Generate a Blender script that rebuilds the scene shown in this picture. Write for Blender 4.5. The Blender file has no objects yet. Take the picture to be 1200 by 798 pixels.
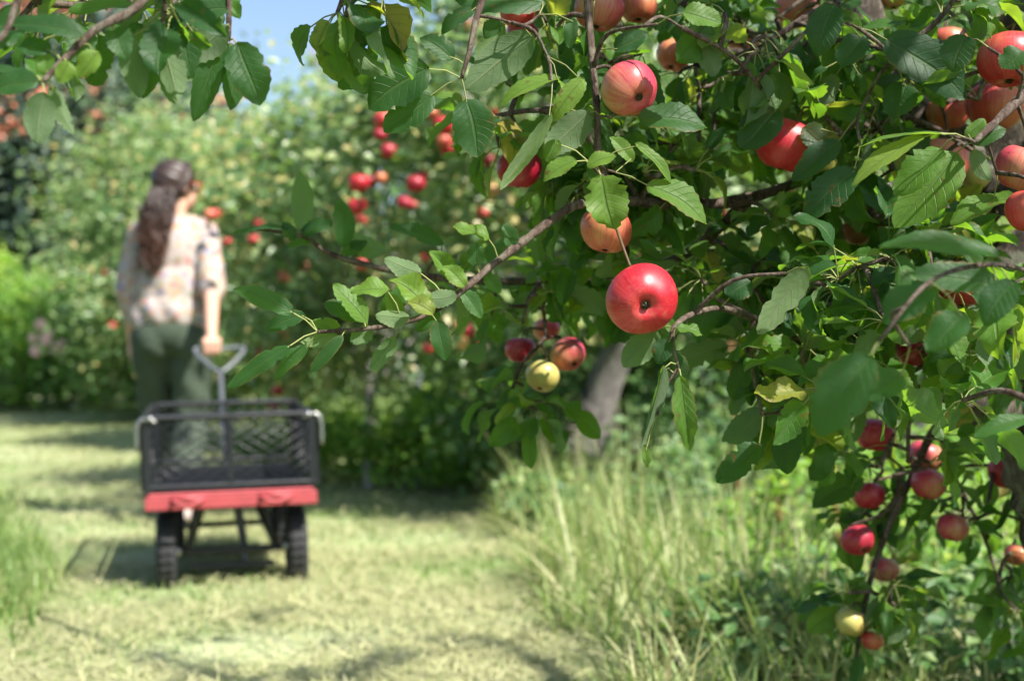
import bpy, math, random
import numpy as np
from mathutils import Vector, Matrix

random.seed(7)
rng = np.random.default_rng(11)
PI = math.pi
S = bpy.context.scene
COL = S.collection

# ------------------------------------------------------------------ camera
F = 1667.0                                    # focal length in px of a 1200 px wide frame (50 mm)
PITCH = math.atan(31.0 / F)
CAM = Vector((0, 0, 0.70))
cd = bpy.data.cameras.new('camera'); cam = bpy.data.objects.new('camera', cd); COL.objects.link(cam)
cam.location = CAM; cam.rotation_euler = (PI / 2 + PITCH, 0, 0)
cd.sensor_width = 36; cd.lens = 50; cd.clip_start = 0.02; cd.clip_end = 1000
cd.dof.use_dof = True; cd.dof.focus_distance = 1.50; cd.dof.aperture_fstop = 4.4; cd.dof.aperture_blades = 9
S.camera = cam

# ------------------------------------------------------------------ light
SUN = Vector((0.50, -0.42, 0.80)).normalized()
w = bpy.data.worlds.new('World'); S.world = w; w.use_nodes = True
nt = w.node_tree; nt.nodes.clear()
out = nt.nodes.new('ShaderNodeOutputWorld'); bg = nt.nodes.new('ShaderNodeBackground'); sky = nt.nodes.new('ShaderNodeTexSky')
sky.sky_type = 'NISHITA'; sky.sun_disc = False
sky.sun_elevation = math.asin(SUN.z); sky.sun_rotation = math.atan2(SUN.x, SUN.y)
sky.air_density = 1.0; sky.dust_density = 1.6; sky.ozone_density = 1.5
bg.inputs['Strength'].default_value = 0.095
nt.links.new(sky.outputs[0], bg.inputs[0]); nt.links.new(bg.outputs[0], out.inputs[0])
ld = bpy.data.lights.new('sun', 'SUN'); ld.energy = 5.0; ld.angle = math.radians(0.53); ld.color = (1.0, 0.95, 0.86)
lo = bpy.data.objects.new('sun', ld); COL.objects.link(lo); lo.rotation_euler = SUN.to_track_quat('Z', 'Y').to_euler()
S.view_settings.view_transform = 'Standard'; S.view_settings.look = 'None'
S.view_settings.exposure = 1.22; S.view_settings.gamma = 1.0; S.view_settings.use_curve_mapping = False
S.render.engine = 'CYCLES'
S.cycles.use_denoising = True; S.cycles.max_bounces = 7; S.cycles.diffuse_bounces = 3; S.cycles.glossy_bounces = 2
S.cycles.transmission_bounces = 4; S.cycles.transparent_max_bounces = 6; S.cycles.sample_clamp_indirect = 6.0
S.cycles.caustics_reflective = False; S.cycles.caustics_refractive = False

def P(x, y, d):
    """point of the place that stands d metres in front of the lens along the view axis at photo pixel (x, y)"""
    v = Vector(((x - 600) * d / F, (399 - y) * d / F, -d))
    return cam.matrix_basis @ v if False else CAM + Matrix.Rotation(PI / 2 + PITCH, 3, 'X') @ v

def project(p):
    v = Matrix.Rotation(-(PI / 2 + PITCH), 3, 'X') @ (Vector(p) - CAM)
    d = -v.z
    return 600 + v.x / d * F, 399 - v.y / d * F, d

# ------------------------------------------------------------------ material helpers
class NT:
    def __init__(s, name):
        s.m = bpy.data.materials.new(name); s.m.use_nodes = True; s.t = s.m.node_tree; s.t.nodes.clear()
        s.out = s.n('OutputMaterial')
    def n(s, kind, **kw):
        nd = s.t.nodes.new('ShaderNode' + kind)
        for k, v in kw.items(): setattr(nd, k, v)
        return nd
    def put(s, sock, v):
        if isinstance(v, bpy.types.NodeSocket): s.t.links.new(v, sock)
        elif v is not None: sock.default_value = v if not isinstance(v, tuple) or len(v) != 3 or sock.type != 'RGBA' else (*v, 1)
    def math(s, op, a, b=None, c=None, clamp=False):
        nd = s.n('Math', operation=op); nd.use_clamp = clamp
        for i, v in enumerate((a, b, c)):
            if v is not None: s.put(nd.inputs[i], v)
        return nd.outputs[0]
    def mix(s, f, a, b, mode='MIX'):
        nd = s.n('Mix', data_type='RGBA', blend_type=mode)
        s.put(nd.inputs[0], f); s.put(nd.inputs[6], a); s.put(nd.inputs[7], b)
        return nd.outputs[2]
    def noise(s, vec, scale, detail=3, rough=0.55):
        nd = s.n('TexNoise'); s.put(nd.inputs['Scale'], scale); nd.inputs['Detail'].default_value = detail
        nd.inputs['Roughness'].default_value = rough
        if vec is not None: s.put(nd.inputs['Vector'], vec)
        return nd.outputs['Fac']
    def ramp(s, f, stops, interp='LINEAR'):
        nd = s.n('ValToRGB'); s.put(nd.inputs[0], f); cr = nd.color_ramp; cr.interpolation = interp
        while len(cr.elements) < len(stops): cr.elements.new(0.5)
        for e, (p, c) in zip(cr.elements, stops): e.position = p; e.color = (*c, 1) if len(c) == 3 else c
        return nd.outputs[0]
    def smooth(s, v, a, b):
        nd = s.n('MapRange', interpolation_type='SMOOTHSTEP'); s.put(nd.inputs[0], v)
        nd.inputs[1].default_value = a; nd.inputs[2].default_value = b
        return nd.outputs[0]
    def obj(s): return s.n('TexCoord').outputs['Object']
    def bump(s, h, strength=0.3, dist=0.01):
        nd = s.n('Bump'); nd.inputs['Strength'].default_value = strength; nd.inputs['Distance'].default_value = dist
        s.put(nd.inputs['Height'], h); return nd.outputs[0]
    def bsdf(s, color, rough=0.6, metal=0.0, spec=0.5, normal=None, link=True, **kw):
        b = s.n('BsdfPrincipled'); s.put(b.inputs['Base Color'], color); s.put(b.inputs['Roughness'], rough)
        b.inputs['Metallic'].default_value = metal; s.put(b.inputs['Specular IOR Level'], spec)
        if normal is not None: s.put(b.inputs['Normal'], normal)
        for k, v in kw.items(): s.put(b.inputs[k.replace('_', ' ')], v)
        if link: s.t.links.new(b.outputs[0], s.out.inputs[0])
        return b.outputs[0]
    def leafmix(s, bs, tcol, f):
        tr = s.n('BsdfTranslucent'); s.put(tr.inputs[0], tcol)
        m = s.n('MixShader'); s.put(m.inputs[0], f); s.t.links.new(bs, m.inputs[1]); s.t.links.new(tr.outputs[0], m.inputs[2])
        s.t.links.new(m.outputs[0], s.out.inputs[0])

def attr(k, name):
    a = k.n('Attribute'); a.attribute_name = name; return a.outputs['Fac']

def m_apple_leaf():
    k = NT('apple_leaf'); uv = k.n('UVMap'); uv.uv_map = 'UVMap'
    sp = k.n('SeparateXYZ'); k.put(sp.inputs[0], uv.outputs[0]); u, v = sp.outputs[0], sp.outputs[1]
    r = attr(k, 'rnd')
    du = k.math('ABSOLUTE', k.math('MULTIPLY', k.math('SUBTRACT', u, 0.5), 2.0))
    mid = k.smooth(du, 0.10, 0.02)
    vv = k.math('FRACT', k.math('MULTIPLY', k.math('SUBTRACT', v, k.math('MULTIPLY', du, 0.22)), 8.0))
    vd = k.math('ABSOLUTE', k.math('SUBTRACT', vv, 0.5))
    vein = k.math('MULTIPLY', k.smooth(vd, 0.07, 0.0), 0.55)
    vein = k.math('MAXIMUM', mid, vein)
    o = k.obj()
    base = k.ramp(r, [(0.0, (0.012, 0.052, 0.020)), (0.35, (0.022, 0.082, 0.020)), (0.62, (0.055, 0.150, 0.020)), (0.9, (0.15, 0.27, 0.035)), (0.97, (0.22, 0.24, 0.04)), (1.0, (0.33, 0.26, 0.05))])
    mot = k.noise(o, 60, 3)
    base = k.mix(k.math('MULTIPLY', mot, 0.55), base, k.mix(0.5, base, (0.02, 0.05, 0.015)))
    base = k.mix(k.math('MULTIPLY', vein, 0.40), base, (0.13, 0.21, 0.07))
    spots = k.math('MULTIPLY', k.smooth(k.noise(o, 95, 2), 0.64, 0.68), k.smooth(k.noise(o, 9, 1), 0.46, 0.56))
    base = k.mix(spots, base, (0.10, 0.06, 0.02))
    edge = k.math('MULTIPLY', k.smooth(du, 0.86, 1.0), k.smooth(k.noise(o, 18, 2), 0.52, 0.62))
    base = k.mix(edge, base, (0.16, 0.09, 0.03))
    geo = k.n('NewGeometry')
    back = k.mix(0.72, base, (0.17, 0.23, 0.13))
    back = k.mix(k.math('MULTIPLY', vein, 0.6), back, (0.26, 0.31, 0.17))
    c = k.mix(geo.outputs['Backfacing'], base, back)
    pet = k.math('LESS_THAN', v, -0.2)
    c = k.mix(pet, c, (0.20, 0.22, 0.07))
    rough = k.math('ADD', k.math('MULTIPLY', geo.outputs['Backfacing'], 0.2), 0.46)
    h = k.math('ADD', k.math('MULTIPLY', vein, -0.8), k.math('MULTIPLY', k.noise(o, 160, 2), 0.5))
    b = k.bsdf(c, k.math('ADD', rough, k.math('MULTIPLY', k.noise(o, 30, 2), 0.15)), spec=0.38, normal=k.bump(h, 0.6, 0.0022), link=False)
    tc = k.ramp(r, [(0, (0.13, 0.32, 0.016)), (0.6, (0.24, 0.46, 0.022)), (1.0, (0.40, 0.46, 0.03))])
    tc = k.mix(k.math('MULTIPLY', vein, 0.5), tc, (0.07, 0.16, 0.015))
    k.leafmix(b, tc, k.math('MULTIPLY', k.math('SUBTRACT', 1.0, pet), 0.50))
    return k.m

def m_leaf(name, stops, back, trans, tf=0.4, rough=0.5):
    k = NT(name); r = attr(k, 'rnd'); geo = k.n('NewGeometry')
    c = k.ramp(r, stops)
    c = k.mix(k.math('MULTIPLY', geo.outputs['Backfacing'], 0.5), c, back)
    b = k.bsdf(c, rough, spec=0.45, link=False)
    k.leafmix(b, trans, tf)
    return k.m

def m_bark(name, a, b, c, scale=1.0, lichen=0.5):
    k = NT(name); o = k.obj()
    mp = k.n('Mapping'); k.put(mp.inputs[0], o); mp.inputs['Scale'].default_value = (1, 1, 0.4)
    wrp = k.noise(mp.outputs[0], 14 * scale, 5, 0.7)
    cb = k.n('VectorMath', operation='ADD'); k.put(cb.inputs[0], mp.outputs[0]); w2 = k.n('CombineXYZ')
    for i_ in range(3): k.put(w2.inputs[i_], k.math('MULTIPLY', wrp, 0.09 / scale))
    k.put(cb.inputs[1], w2.outputs[0])
    n1 = k.noise(cb.outputs[0], 55 * scale, 7, 0.72); n2 = k.noise(cb.outputs[0], 17 * scale, 4, 0.6)
    f = k.math('ADD', k.math('MULTIPLY', n1, .65), k.math('MULTIPLY', n2, .35))
    col = k.ramp(f, [(0.36, a), (0.47, b), (0.62, c)])
    li = k.math('MULTIPLY', k.smooth(k.noise(o, 22 * scale, 3), 0.56, 0.64), lichen)
    col = k.mix(li, col, (0.30, 0.32, 0.24))
    k.bsdf(col, 0.9, spec=0.2, normal=k.bump(f, 1.0, 0.012 / scale ** .5)); return k.m

def m_plain(name, col, rough=0.5, metal=0.0, spec=0.5, var=0.15, scale=30, bump=0.0, **kw):
    k = NT(name); o = k.obj(); n = k.noise(o, scale, 4)
    c = k.mix(k.math('MULTIPLY', n, var * 2), col, tuple(x * 0.55 for x in col))
    rg = k.math('ADD', k.math('MULTIPLY', n, 0.2), rough - 0.1)
    k.bsdf(c, rg, metal, spec, normal=k.bump(n, bump, 0.002) if bump else None, **kw); return k.m

def m_apple(name, ground, blush, deep, amount, streak=0.5, rough=0.30):
    """skin: ground colour, sun-side blush towards local +X, streaks down the meridians, pale dots"""
    k = NT(name); o = k.obj(); sp = k.n('SeparateXYZ'); k.put(sp.inputs[0], o)
    x, y, z = sp.outputs
    ang = k.math('ARCTAN2', y, x)
    cb = k.n('CombineXYZ'); k.put(cb.inputs[0], k.math('MULTIPLY', k.math('COSINE', ang), 9.0)); k.put(cb.inputs[1], k.math('MULTIPLY', k.math('SINE', ang), 9.0)); k.put(cb.inputs[2], k.math('MULTIPLY', z, 14.0))
    st = k.noise(cb.outputs[0], 1.7, 4, 0.6)
    info = k.n('ObjectInfo').outputs['Random']
    cover = k.math('ADD', k.math('MULTIPLY', x, 11.0), k.math('MULTIPLY', k.noise(o, 22, 3), 1.3))
    cover = k.math('ADD', cover, k.math('ADD', amount, k.math('MULTIPLY', k.math('SUBTRACT', st, 0.5), streak * 2.2)))
    cover = k.smooth(cover, 0.0, 1.7)
    c = k.mix(cover, ground, blush)
    c = k.mix(k.math('MULTIPLY', k.smooth(st, 0.40, 0.72), k.math('MULTIPLY', cover, 0.6)), c, deep)
    vo = k.n('TexVoronoi'); k.put(vo.inputs['Vector'], o); vo.inputs['Scale'].default_value = 260
    dots = k.math('MULTIPLY', k.smooth(k.math('ADD', vo.outputs[0], k.math('MULTIPLY', k.noise(o, 70, 2), .25)), 0.30, 0.16), 0.30)
    c = k.mix(dots, c, (0.62, 0.42, 0.22))
    rad = k.math('SQRT', k.math('ADD', k.math('MULTIPLY', x, x), k.math('MULTIPLY', y, y)))
    mott = k.noise(o, 55, 5, .7); c = k.mix(k.math('MULTIPLY', k.smooth(mott, .5, .72), .30), c, (0.62, 0.20, 0.13)); sc_ = k.math('MULTIPLY', k.smooth(k.noise(o, 130, 2), .70, .73), k.smooth(k.noise(o, 20, 1), .5, .58)); c = k.mix(sc_, c, (0.10, 0.055, 0.03))
    cav = k.math('MULTIPLY', k.smooth(k.math('ADD', rad, k.math('MULTIPLY', k.noise(o, 110, 4, .7), 0.014)), 0.0165, 0.0085), 0.45)
    c = k.mix(cav, c, (0.22, 0.13, 0.05))
    k.bsdf(c, k.math('ADD', rough, k.math('MULTIPLY', k.noise(o, 45, 3), 0.24)), spec=0.5,
           normal=k.bump(k.noise(o, 85, 3), 0.05, 0.002), Subsurface_Weight=0.0, Coat_Weight=0.06, Coat_Roughness=0.25)
    return k.m

M = {}
M['leaf'] = m_apple_leaf()
M['bark'] = m_bark('apple_bark', (0.012, 0.010, 0.008), (0.055, 0.044, 0.035), (0.20, 0.17, 0.14), 1.0, .3)
M['bark_grey'] = m_bark('grey_bark', (0.10, 0.09, 0.09), (0.30, 0.27, 0.265), (0.46, 0.43, 0.42), 0.6)
M['twig'] = m_bark('twig_bark', (0.03, 0.018, 0.015), (0.085, 0.055, 0.045), (0.20, 0.16, 0.13), 3.0, 0.25)
M['stem'] = m_plain('apple_stem', (0.14, 0.08, 0.04), 0.7, var=0.4, scale=200)
M['calyx'] = m_plain('apple_calyx', (0.06, 0.045, 0.02), 0.85, var=0.5, scale=300)
GR = (0.40, 0.42, 0.10)
M['a_red'] = m_apple('apple_skin_red', (0.50, 0.24, 0.10), (0.45, 0.014, 0.030), (0.26, 0.004, 0.014), 0.95, 0.32)
M['a_pink'] = m_apple('apple_skin_pink', (0.42, 0.40, 0.13), (0.46, 0.035, 0.075), (0.30, 0.012, 0.035), 0.60, 0.3)
M['a_dark'] = m_apple('apple_skin_dark_red', (0.36, 0.07, 0.07), (0.34, 0.010, 0.035), (0.18, 0.004, 0.016), 1.1, 0.4)
M['a_orange'] = m_apple('apple_skin_orange', (0.50, 0.30, 0.11), (0.50, 0.050, 0.050), (0.36, 0.015, 0.02), 0.62, 0.35)
M['a_yellow'] = m_apple('apple_skin_yellow', (0.44, 0.42, 0.12), (0.52, 0.16, 0.09), (0.45, 0.07, 0.05), -0.05, 0.5)
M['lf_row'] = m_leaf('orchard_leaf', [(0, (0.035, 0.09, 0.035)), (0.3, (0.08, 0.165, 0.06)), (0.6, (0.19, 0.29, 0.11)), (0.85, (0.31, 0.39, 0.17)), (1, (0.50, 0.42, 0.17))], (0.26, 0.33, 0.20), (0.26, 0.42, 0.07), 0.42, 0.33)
M['lf_dark'] = m_leaf('dark_leaf', [(0, (0.018, 0.05, 0.032)), (0.5, (0.055, 0.105, 0.06)), (1, (0.15, 0.21, 0.11))], (0.08, 0.13, 0.07), (0.05, 0.13, 0.04), 0.25)  # dark green foliage of the rowan, dark broadleaf trees and distant woods
M['lf_lime'] = m_leaf('lime_leaf', [(0, (0.06, 0.16, 0.025)), (0.5, (0.15, 0.29, 0.04)), (1, (0.32, 0.42, 0.06))], (0.20, 0.32, 0.08), (0.30, 0.55, 0.03), 0.42)
M['lf_mid'] = m_leaf('shrub_leaf', [(0, (0.03, 0.09, 0.03)), (0.5, (0.09, 0.19, 0.05)), (1, (0.28, 0.36, 0.12))], (0.14, 0.22, 0.10), (0.14, 0.28, 0.04), 0.35)
M['berry'] = m_plain('berries', (0.42, 0.14, 0.08), 0.5, scale=8)
M['grass'] = m_leaf('grass_blade', [(0, (0.05, 0.14, 0.025)), (0.35, (0.12, 0.25, 0.05)), (0.6, (0.24, 0.34, 0.10)), (0.8, (0.50, 0.50, 0.25)), (1, (0.56, 0.47, 0.26))], (0.25, 0.33, 0.12), (0.28, 0.42, 0.08), 0.38, 0.5)
M['hay'] = m_leaf('hay_strand', [(0, (0.14, 0.22, 0.05)), (0.3, (0.30, 0.35, 0.14)), (0.6, (0.41, 0.45, 0.25)), (1, (0.58, 0.57, 0.38))], (0.45, 0.42, 0.2), (0.35, 0.38, 0.12), 0.2, 0.6)

# ------------------------------------------------------------------ object helpers
def tag(o, label=None, cat=None, group=None, kind=None):
    if label: o['label'] = label
    if cat: o['category'] = cat
    if group: o['group'] = group
    if kind: o['kind'] = kind
    return o
def empty(name, loc=(0, 0, 0), rz=0.0):
    o = bpy.data.objects.new(name, None); COL.objects.link(o); o.location = loc; o.rotation_euler = (0, 0, rz)
    o.empty_display_size = 0.05; return o
def link_mesh(name, me, mat, parent=None, smooth=True):
    if mat is not None: me.materials.append(mat)
    o = bpy.data.objects.new(name, me); COL.objects.link(o)
    if parent: o.parent = parent
    if smooth: me.polygons.foreach_set('use_smooth', [True] * len(me.polygons))
    return o
class MB:
    def __init__(s): s.v = []; s.f = []
    def add(s, vs, fs):
        n = len(s.v); s.v += [tuple(x) for x in vs]; s.f += [tuple(i + n for i in f) for f in fs]
    def box(s, c, d, R=None):
        hx, hy, hz = d[0] / 2, d[1] / 2, d[2] / 2
        vs = [Vector((a * hx, b * hy, e * hz)) for a in (-1, 1) for b in (-1, 1) for e in (-1, 1)]
        if R is not None: vs = [R @ v for v in vs]
        s.add([v + Vector(c) for v in vs], [(0, 1, 3, 2), (4, 6, 7, 5), (0, 4, 5, 1), (2, 3, 7, 6), (0, 2, 6, 4), (1, 5, 7, 3)])
    def tube(s, pts, rad, n=8, close=False):
        pts = [Vector(p) for p in pts]
        if not hasattr(rad, '__len__'): rad = [rad] * len(pts)
        rings = []; u = None
        for i, p in enumerate(pts):
            a = pts[max(i - 1, 0)]; b = pts[min(i + 1, len(pts) - 1)]
            if close: a = pts[i - 1]; b = pts[(i + 1) % len(pts)]
            t = (b - a).normalized()
            if u is None: u = t.orthogonal().normalized()
            u = (u - t * u.dot(t)); u = u.normalized() if u.length > 1e-6 else t.orthogonal().normalized()
            w_ = t.cross(u)
            rings.append([p + (u * math.cos(2 * PI * k / n) + w_ * math.sin(2 * PI * k / n)) * rad[i] for k in range(n)])
        vs = [q for r_ in rings for q in r_]; fs = []; m = len(rings)
        for i in range(m if close else m - 1):
            j = (i + 1) % m
            for k in range(n): fs.append((i * n + k, i * n + (k + 1) % n, j * n + (k + 1) % n, j * n + k))
        if not close:
            fs.append(tuple(range(n - 1, -1, -1))); fs.append(tuple((m - 1) * n + k for k in range(n)))
        s.add(vs, fs)
    def lathe(s, prof, n=24, mat=None, axis='z'):
        vs = []; fs = []
        for (r_, z) in prof:
            for k in range(n):
                a = 2 * PI * k / n; v = Vector((r_ * math.cos(a), r_ * math.sin(a), z))
                vs.append(mat @ v if mat is not None else v)
        for i in range(len(prof) - 1):
            for k in range(n): fs.append((i * n + k, i * n + (k + 1) % n, (i + 1) * n + (k + 1) % n, (i + 1) * n + k))
        s.add(vs, fs)
    def sphere(s, c, r_, n=10, R=None):
        if not hasattr(r_, '__len__'): r_ = (r_, r_, r_)
        vs = []; fs = []; m = max(6, n // 2 + 1)
        for i in range(m + 1):
            ph = PI * i / m
            for k in range(n):
                v = Vector((r_[0] * math.sin(ph) * math.cos(2 * PI * k / n), r_[1] * math.sin(ph) * math.sin(2 * PI * k / n), r_[2] * math.cos(ph)))
                if R is not None: v = R @ v
                vs.append(v + Vector(c))
        for i in range(m):
            for k in range(n): fs.append((i * n + k, (i + 1) * n + k, (i + 1) * n + (k + 1) % n, i * n + (k + 1) % n))
        s.add(vs, fs)
    def build(s, name, mat, parent=None, smooth=True, weld=True):
        me = bpy.data.meshes.new(name); me.from_pydata(s.v, [], s.f); me.update()
        return link_mesh(name, me, mat, parent, smooth)

def spline(pts, n=6):
    """Catmull-Rom through points"""
    pts = [Vector(p) for p in pts]; q = [pts[0] * 2 - pts[1]] + pts + [pts[-1] * 2 - pts[-2]]; o = []
    for i in range(1, len(q) - 2):
        for k in range(n):
            t = k / n; a, b, c, d = q[i - 1], q[i], q[i + 1], q[i + 2]
            o.append(0.5 * ((2 * b) + (c - a) * t + (2 * a - 5 * b + 4 * c - d) * t * t + (3 * b - a - 3 * c + d) * t ** 3))
    o.append(pts[-1]); return o

def mesh_np(name, V, Fq, mat, parent=None, attrs=None, uv=None, smooth=True):
    me = bpy.data.meshes.new(name); k = Fq.shape[1]; nf = len(Fq)
    me.vertices.add(len(V)); me.vertices.foreach_set('co', np.ascontiguousarray(V, np.float32).ravel())
    me.loops.add(nf * k); me.loops.foreach_set('vertex_index', np.ascontiguousarray(Fq, np.int32).ravel())
    me.polygons.add(nf); me.polygons.foreach_set('loop_start', np.arange(nf, dtype=np.int32) * k)
    if smooth: me.polygons.foreach_set('use_smooth', np.ones(nf, bool))
    for nm, a in (attrs or {}).items():
        at = me.attributes.new(nm, 'FLOAT', 'POINT'); at.data.foreach_set('value', np.ascontiguousarray(a, np.float32))
    if uv is not None:
        l = me.uv_layers.new(name='UVMap'); l.data.foreach_set('uv', np.ascontiguousarray(uv[Fq.ravel()], np.float32).ravel())
    me.update(calc_edges=True); me.validate()
    return link_mesh(name, me, mat, parent, False)

def nrm(a): return a / np.maximum(np.linalg.norm(a, axis=-1, keepdims=True), 1e-9)

class Leaves:
    """apple leaves: ovate, toothed, folded along the midrib, drooping, each on its stalk"""
    def __init__(s): s.a = []
    def add(s, spur, base, d, n, L, W, fold, curl, wave, rnd, twist=0.0):
        s.a.append((*spur, *base, *d, *n, L, W, fold, curl, wave, rnd, twist))
    def build(s, name, mat, parent, R=12, C=4):
        if not s.a: return None
        A = np.array(s.a, float); N = len(A)
        spur, base, d, n = A[:, 0:3], A[:, 3:6], nrm(A[:, 6:9]), A[:, 9:12]
        n = nrm(n - d * (n * d).sum(1, keepdims=True)); sd = np.cross(d, n)
        L, W, fold, curl, wave, rnd, tw = [A[:, 12 + i][:, None, None] for i in range(7)]
        t = np.linspace(0, 1, R + 1)[None, :, None]; sx = np.linspace(-1, 1, C + 1)[None, None, :]
        ph = rng.uniform(0, 6.28, (N, 1, 1)); asym = rng.normal(0, .06, (N, 1, 1))
        prof = (t ** .58) * ((1 - t) ** .72); prof = prof / prof.max()
        if R >= 10:
            teeth = (1 + np.where(np.arange(R + 1) % 2 == 0, -.055, .055)[None, :] * rng.uniform(.2, 1.4, (N, R + 1)) - (rng.uniform(0, 1, (N, R + 1)) < .05) * rng.uniform(.1, .35, (N, R + 1)))[:, :, None]
            prof = prof * np.where(np.abs(sx) > .99, teeth, 1.0)
        hw = W / 2 * prof * (1 + asym * np.sign(sx))
        c = np.where(np.abs(curl) < 1e-3, 1e-3, curl)
        X = np.sin(c * t) / c * L; Z = -(1 - np.cos(c * t)) / c * L
        Nx, Nz = np.sin(c * t), np.cos(c * t)
        wv = wave * W * np.sin(2 * PI * 1.6 * t + ph + sx * .8) * np.abs(sx) ** 1.5
        up = np.abs(sx) * hw * np.sin(fold) - (np.abs(sx) ** 3) * hw * 0.12 + wv
        ac = sx * hw * np.cos(fold)
        ang = tw * t; ac2 = ac * np.cos(ang) - up * np.sin(ang); up2 = ac * np.sin(ang) + up * np.cos(ang)
        lx = X + Nx * up2; lz = Z + Nz * up2; ly = ac2 + 0.08 * W * np.sin(PI * t * 1.1 + ph)* t
        V = base[:, None, None, :] + d[:, None, None, :] * lx[..., None] + sd[:, None, None, :] * ly[..., None] + n[:, None, None, :] * lz[..., None]
        V = V.reshape(-1, 3); per = (R + 1) * (C + 1)
        i, j = np.meshgrid(np.arange(R), np.arange(C), indexing='ij'); a0 = (i * (C + 1) + j).ravel()
        f = np.stack([a0, a0 + 1, a0 + C + 2, a0 + C + 1], 1)
        Fq = (np.arange(N)[:, None, None] * per + f[None]).reshape(-1, 4)
        uvs = np.stack(np.broadcast_arrays(0.5 + 0.5 * sx + 0 * t, t + 0 * sx), -1).reshape(1, per, 2).repeat(N, 0).reshape(-1, 2)
        rn = np.repeat(A[:, 17], per)
        # stalks
        ax = nrm(base - spur); o1 = nrm(np.cross(ax, np.array([.3, .5, .8]))); o2 = np.cross(ax, o1)
        mid = (base + spur) / 2 + np.array([0, 0, .0025]); rr = 0.0009
        rings = []
        for q in (spur, mid, base + d * .004):
            for kk in range(3):
                a_ = kk * 2 * PI / 3; rings.append(q + (o1 * math.cos(a_) + o2 * math.sin(a_)) * rr)
        PV = np.stack(rings, 1).reshape(-1, 3)
        pf = np.array([(g * 3 + kk, g * 3 + (kk + 1) % 3, g * 3 + 3 + (kk + 1) % 3, g * 3 + 3 + kk) for g in range(2) for kk in range(3)])
        PF = (np.arange(N)[:, None, None] * 9 + pf[None]).reshape(-1, 4) + len(V)
        uvp = np.tile([[0.5, -1.0]], (len(PV), 1))
        return mesh_np(name, np.vstack([V, PV]), np.vstack([Fq, PF]), mat, parent, {'rnd': np.concatenate([rn, np.repeat(A[:, 17], 9)])}, np.vstack([uvs, uvp]))

def simple_leaves(name, pos, size, mat, parent, rnd, updir=0.7, aspect=0.55, outward=None, kind=None):
    """folded four-cornered leaves for trees some metres off"""
    N = len(pos); nn = rng.normal(0, 1, (N, 3)); nn[:, 2] += updir * 1.6
    if outward is not None: nn += outward * .9 + np.array(SUN) * 1.5 + np.array([0, -.5, 0])
    nn = nrm(nn); d = rng.normal(0, 1, (N, 3)); d[:, 2] -= 0.4; d = nrm(d - nn * (d * nn).sum(1, keepdims=True)); sd = np.cross(d, nn)
    L = (size * rng.uniform(.65, 1.2, N))[:, None]; W = L * aspect / 2
    b = pos - d * L / 2; tip = pos + d * L / 2 - nn * L * .12; md = pos + d * L * -.02
    l = md + sd * W + nn * W * .35; r_ = md - sd * W + nn * W * .35
    V = np.stack([b, r_, tip, l], 1).reshape(-1, 3)
    k = np.arange(N)[:, None] * 4
    Fq = np.vstack([k + np.array([[0, 2, 1]]), k + np.array([[0, 3, 2]])])
    o = mesh_np(name, V, Fq, mat, parent, {'rnd': np.repeat(rnd, 4)}, smooth=False)
    if kind: o['kind'] = kind
    return o

# ------------------------------------------------------------------ ground
def hraw(x, y):
    t = np.clip((y - 8) / 10, 0, 1); h = 0.29 * t * t * (3 - 2 * t)
    return h
def ground_h(x, y):
    x = np.asarray(x, float); y = np.asarray(y, float)
    n = (np.sin(x * 2.1 + y * .7) * .012 + np.sin(x * 5.3 - y * 3.1 + 1) * .007 + np.sin(y * 4.4 + x * 1.9) * .007 + np.sin(x * 11 + y * 9.3) * .004)
    return hraw(x, y) + n * .3 * np.clip((40 - y) / 30, 0, 1)
PD = [-3, 2, 3.2, 5.3, 8, 10.6, 14, 18, 30]
PR = [0.55, 0.30, 0.17, 0.02, -0.15, -1.15, -2.6, -4.3, -9]
PL = [-.6, -1.0, -1.15, -1.62, -2.9, -4.6, -7.0, -10, -17]
def path_edges(y): return np.interp(y, PD, PL), np.interp(y, PD, PR)
def path_mask(x, y):
    l, r_ = path_edges(y); e = 0.12 * np.sin(y * 3.1) + .08 * np.sin(y * 7.7 + 1)
    return (x > l + e) & (x < r_ + e * .8)

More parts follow.
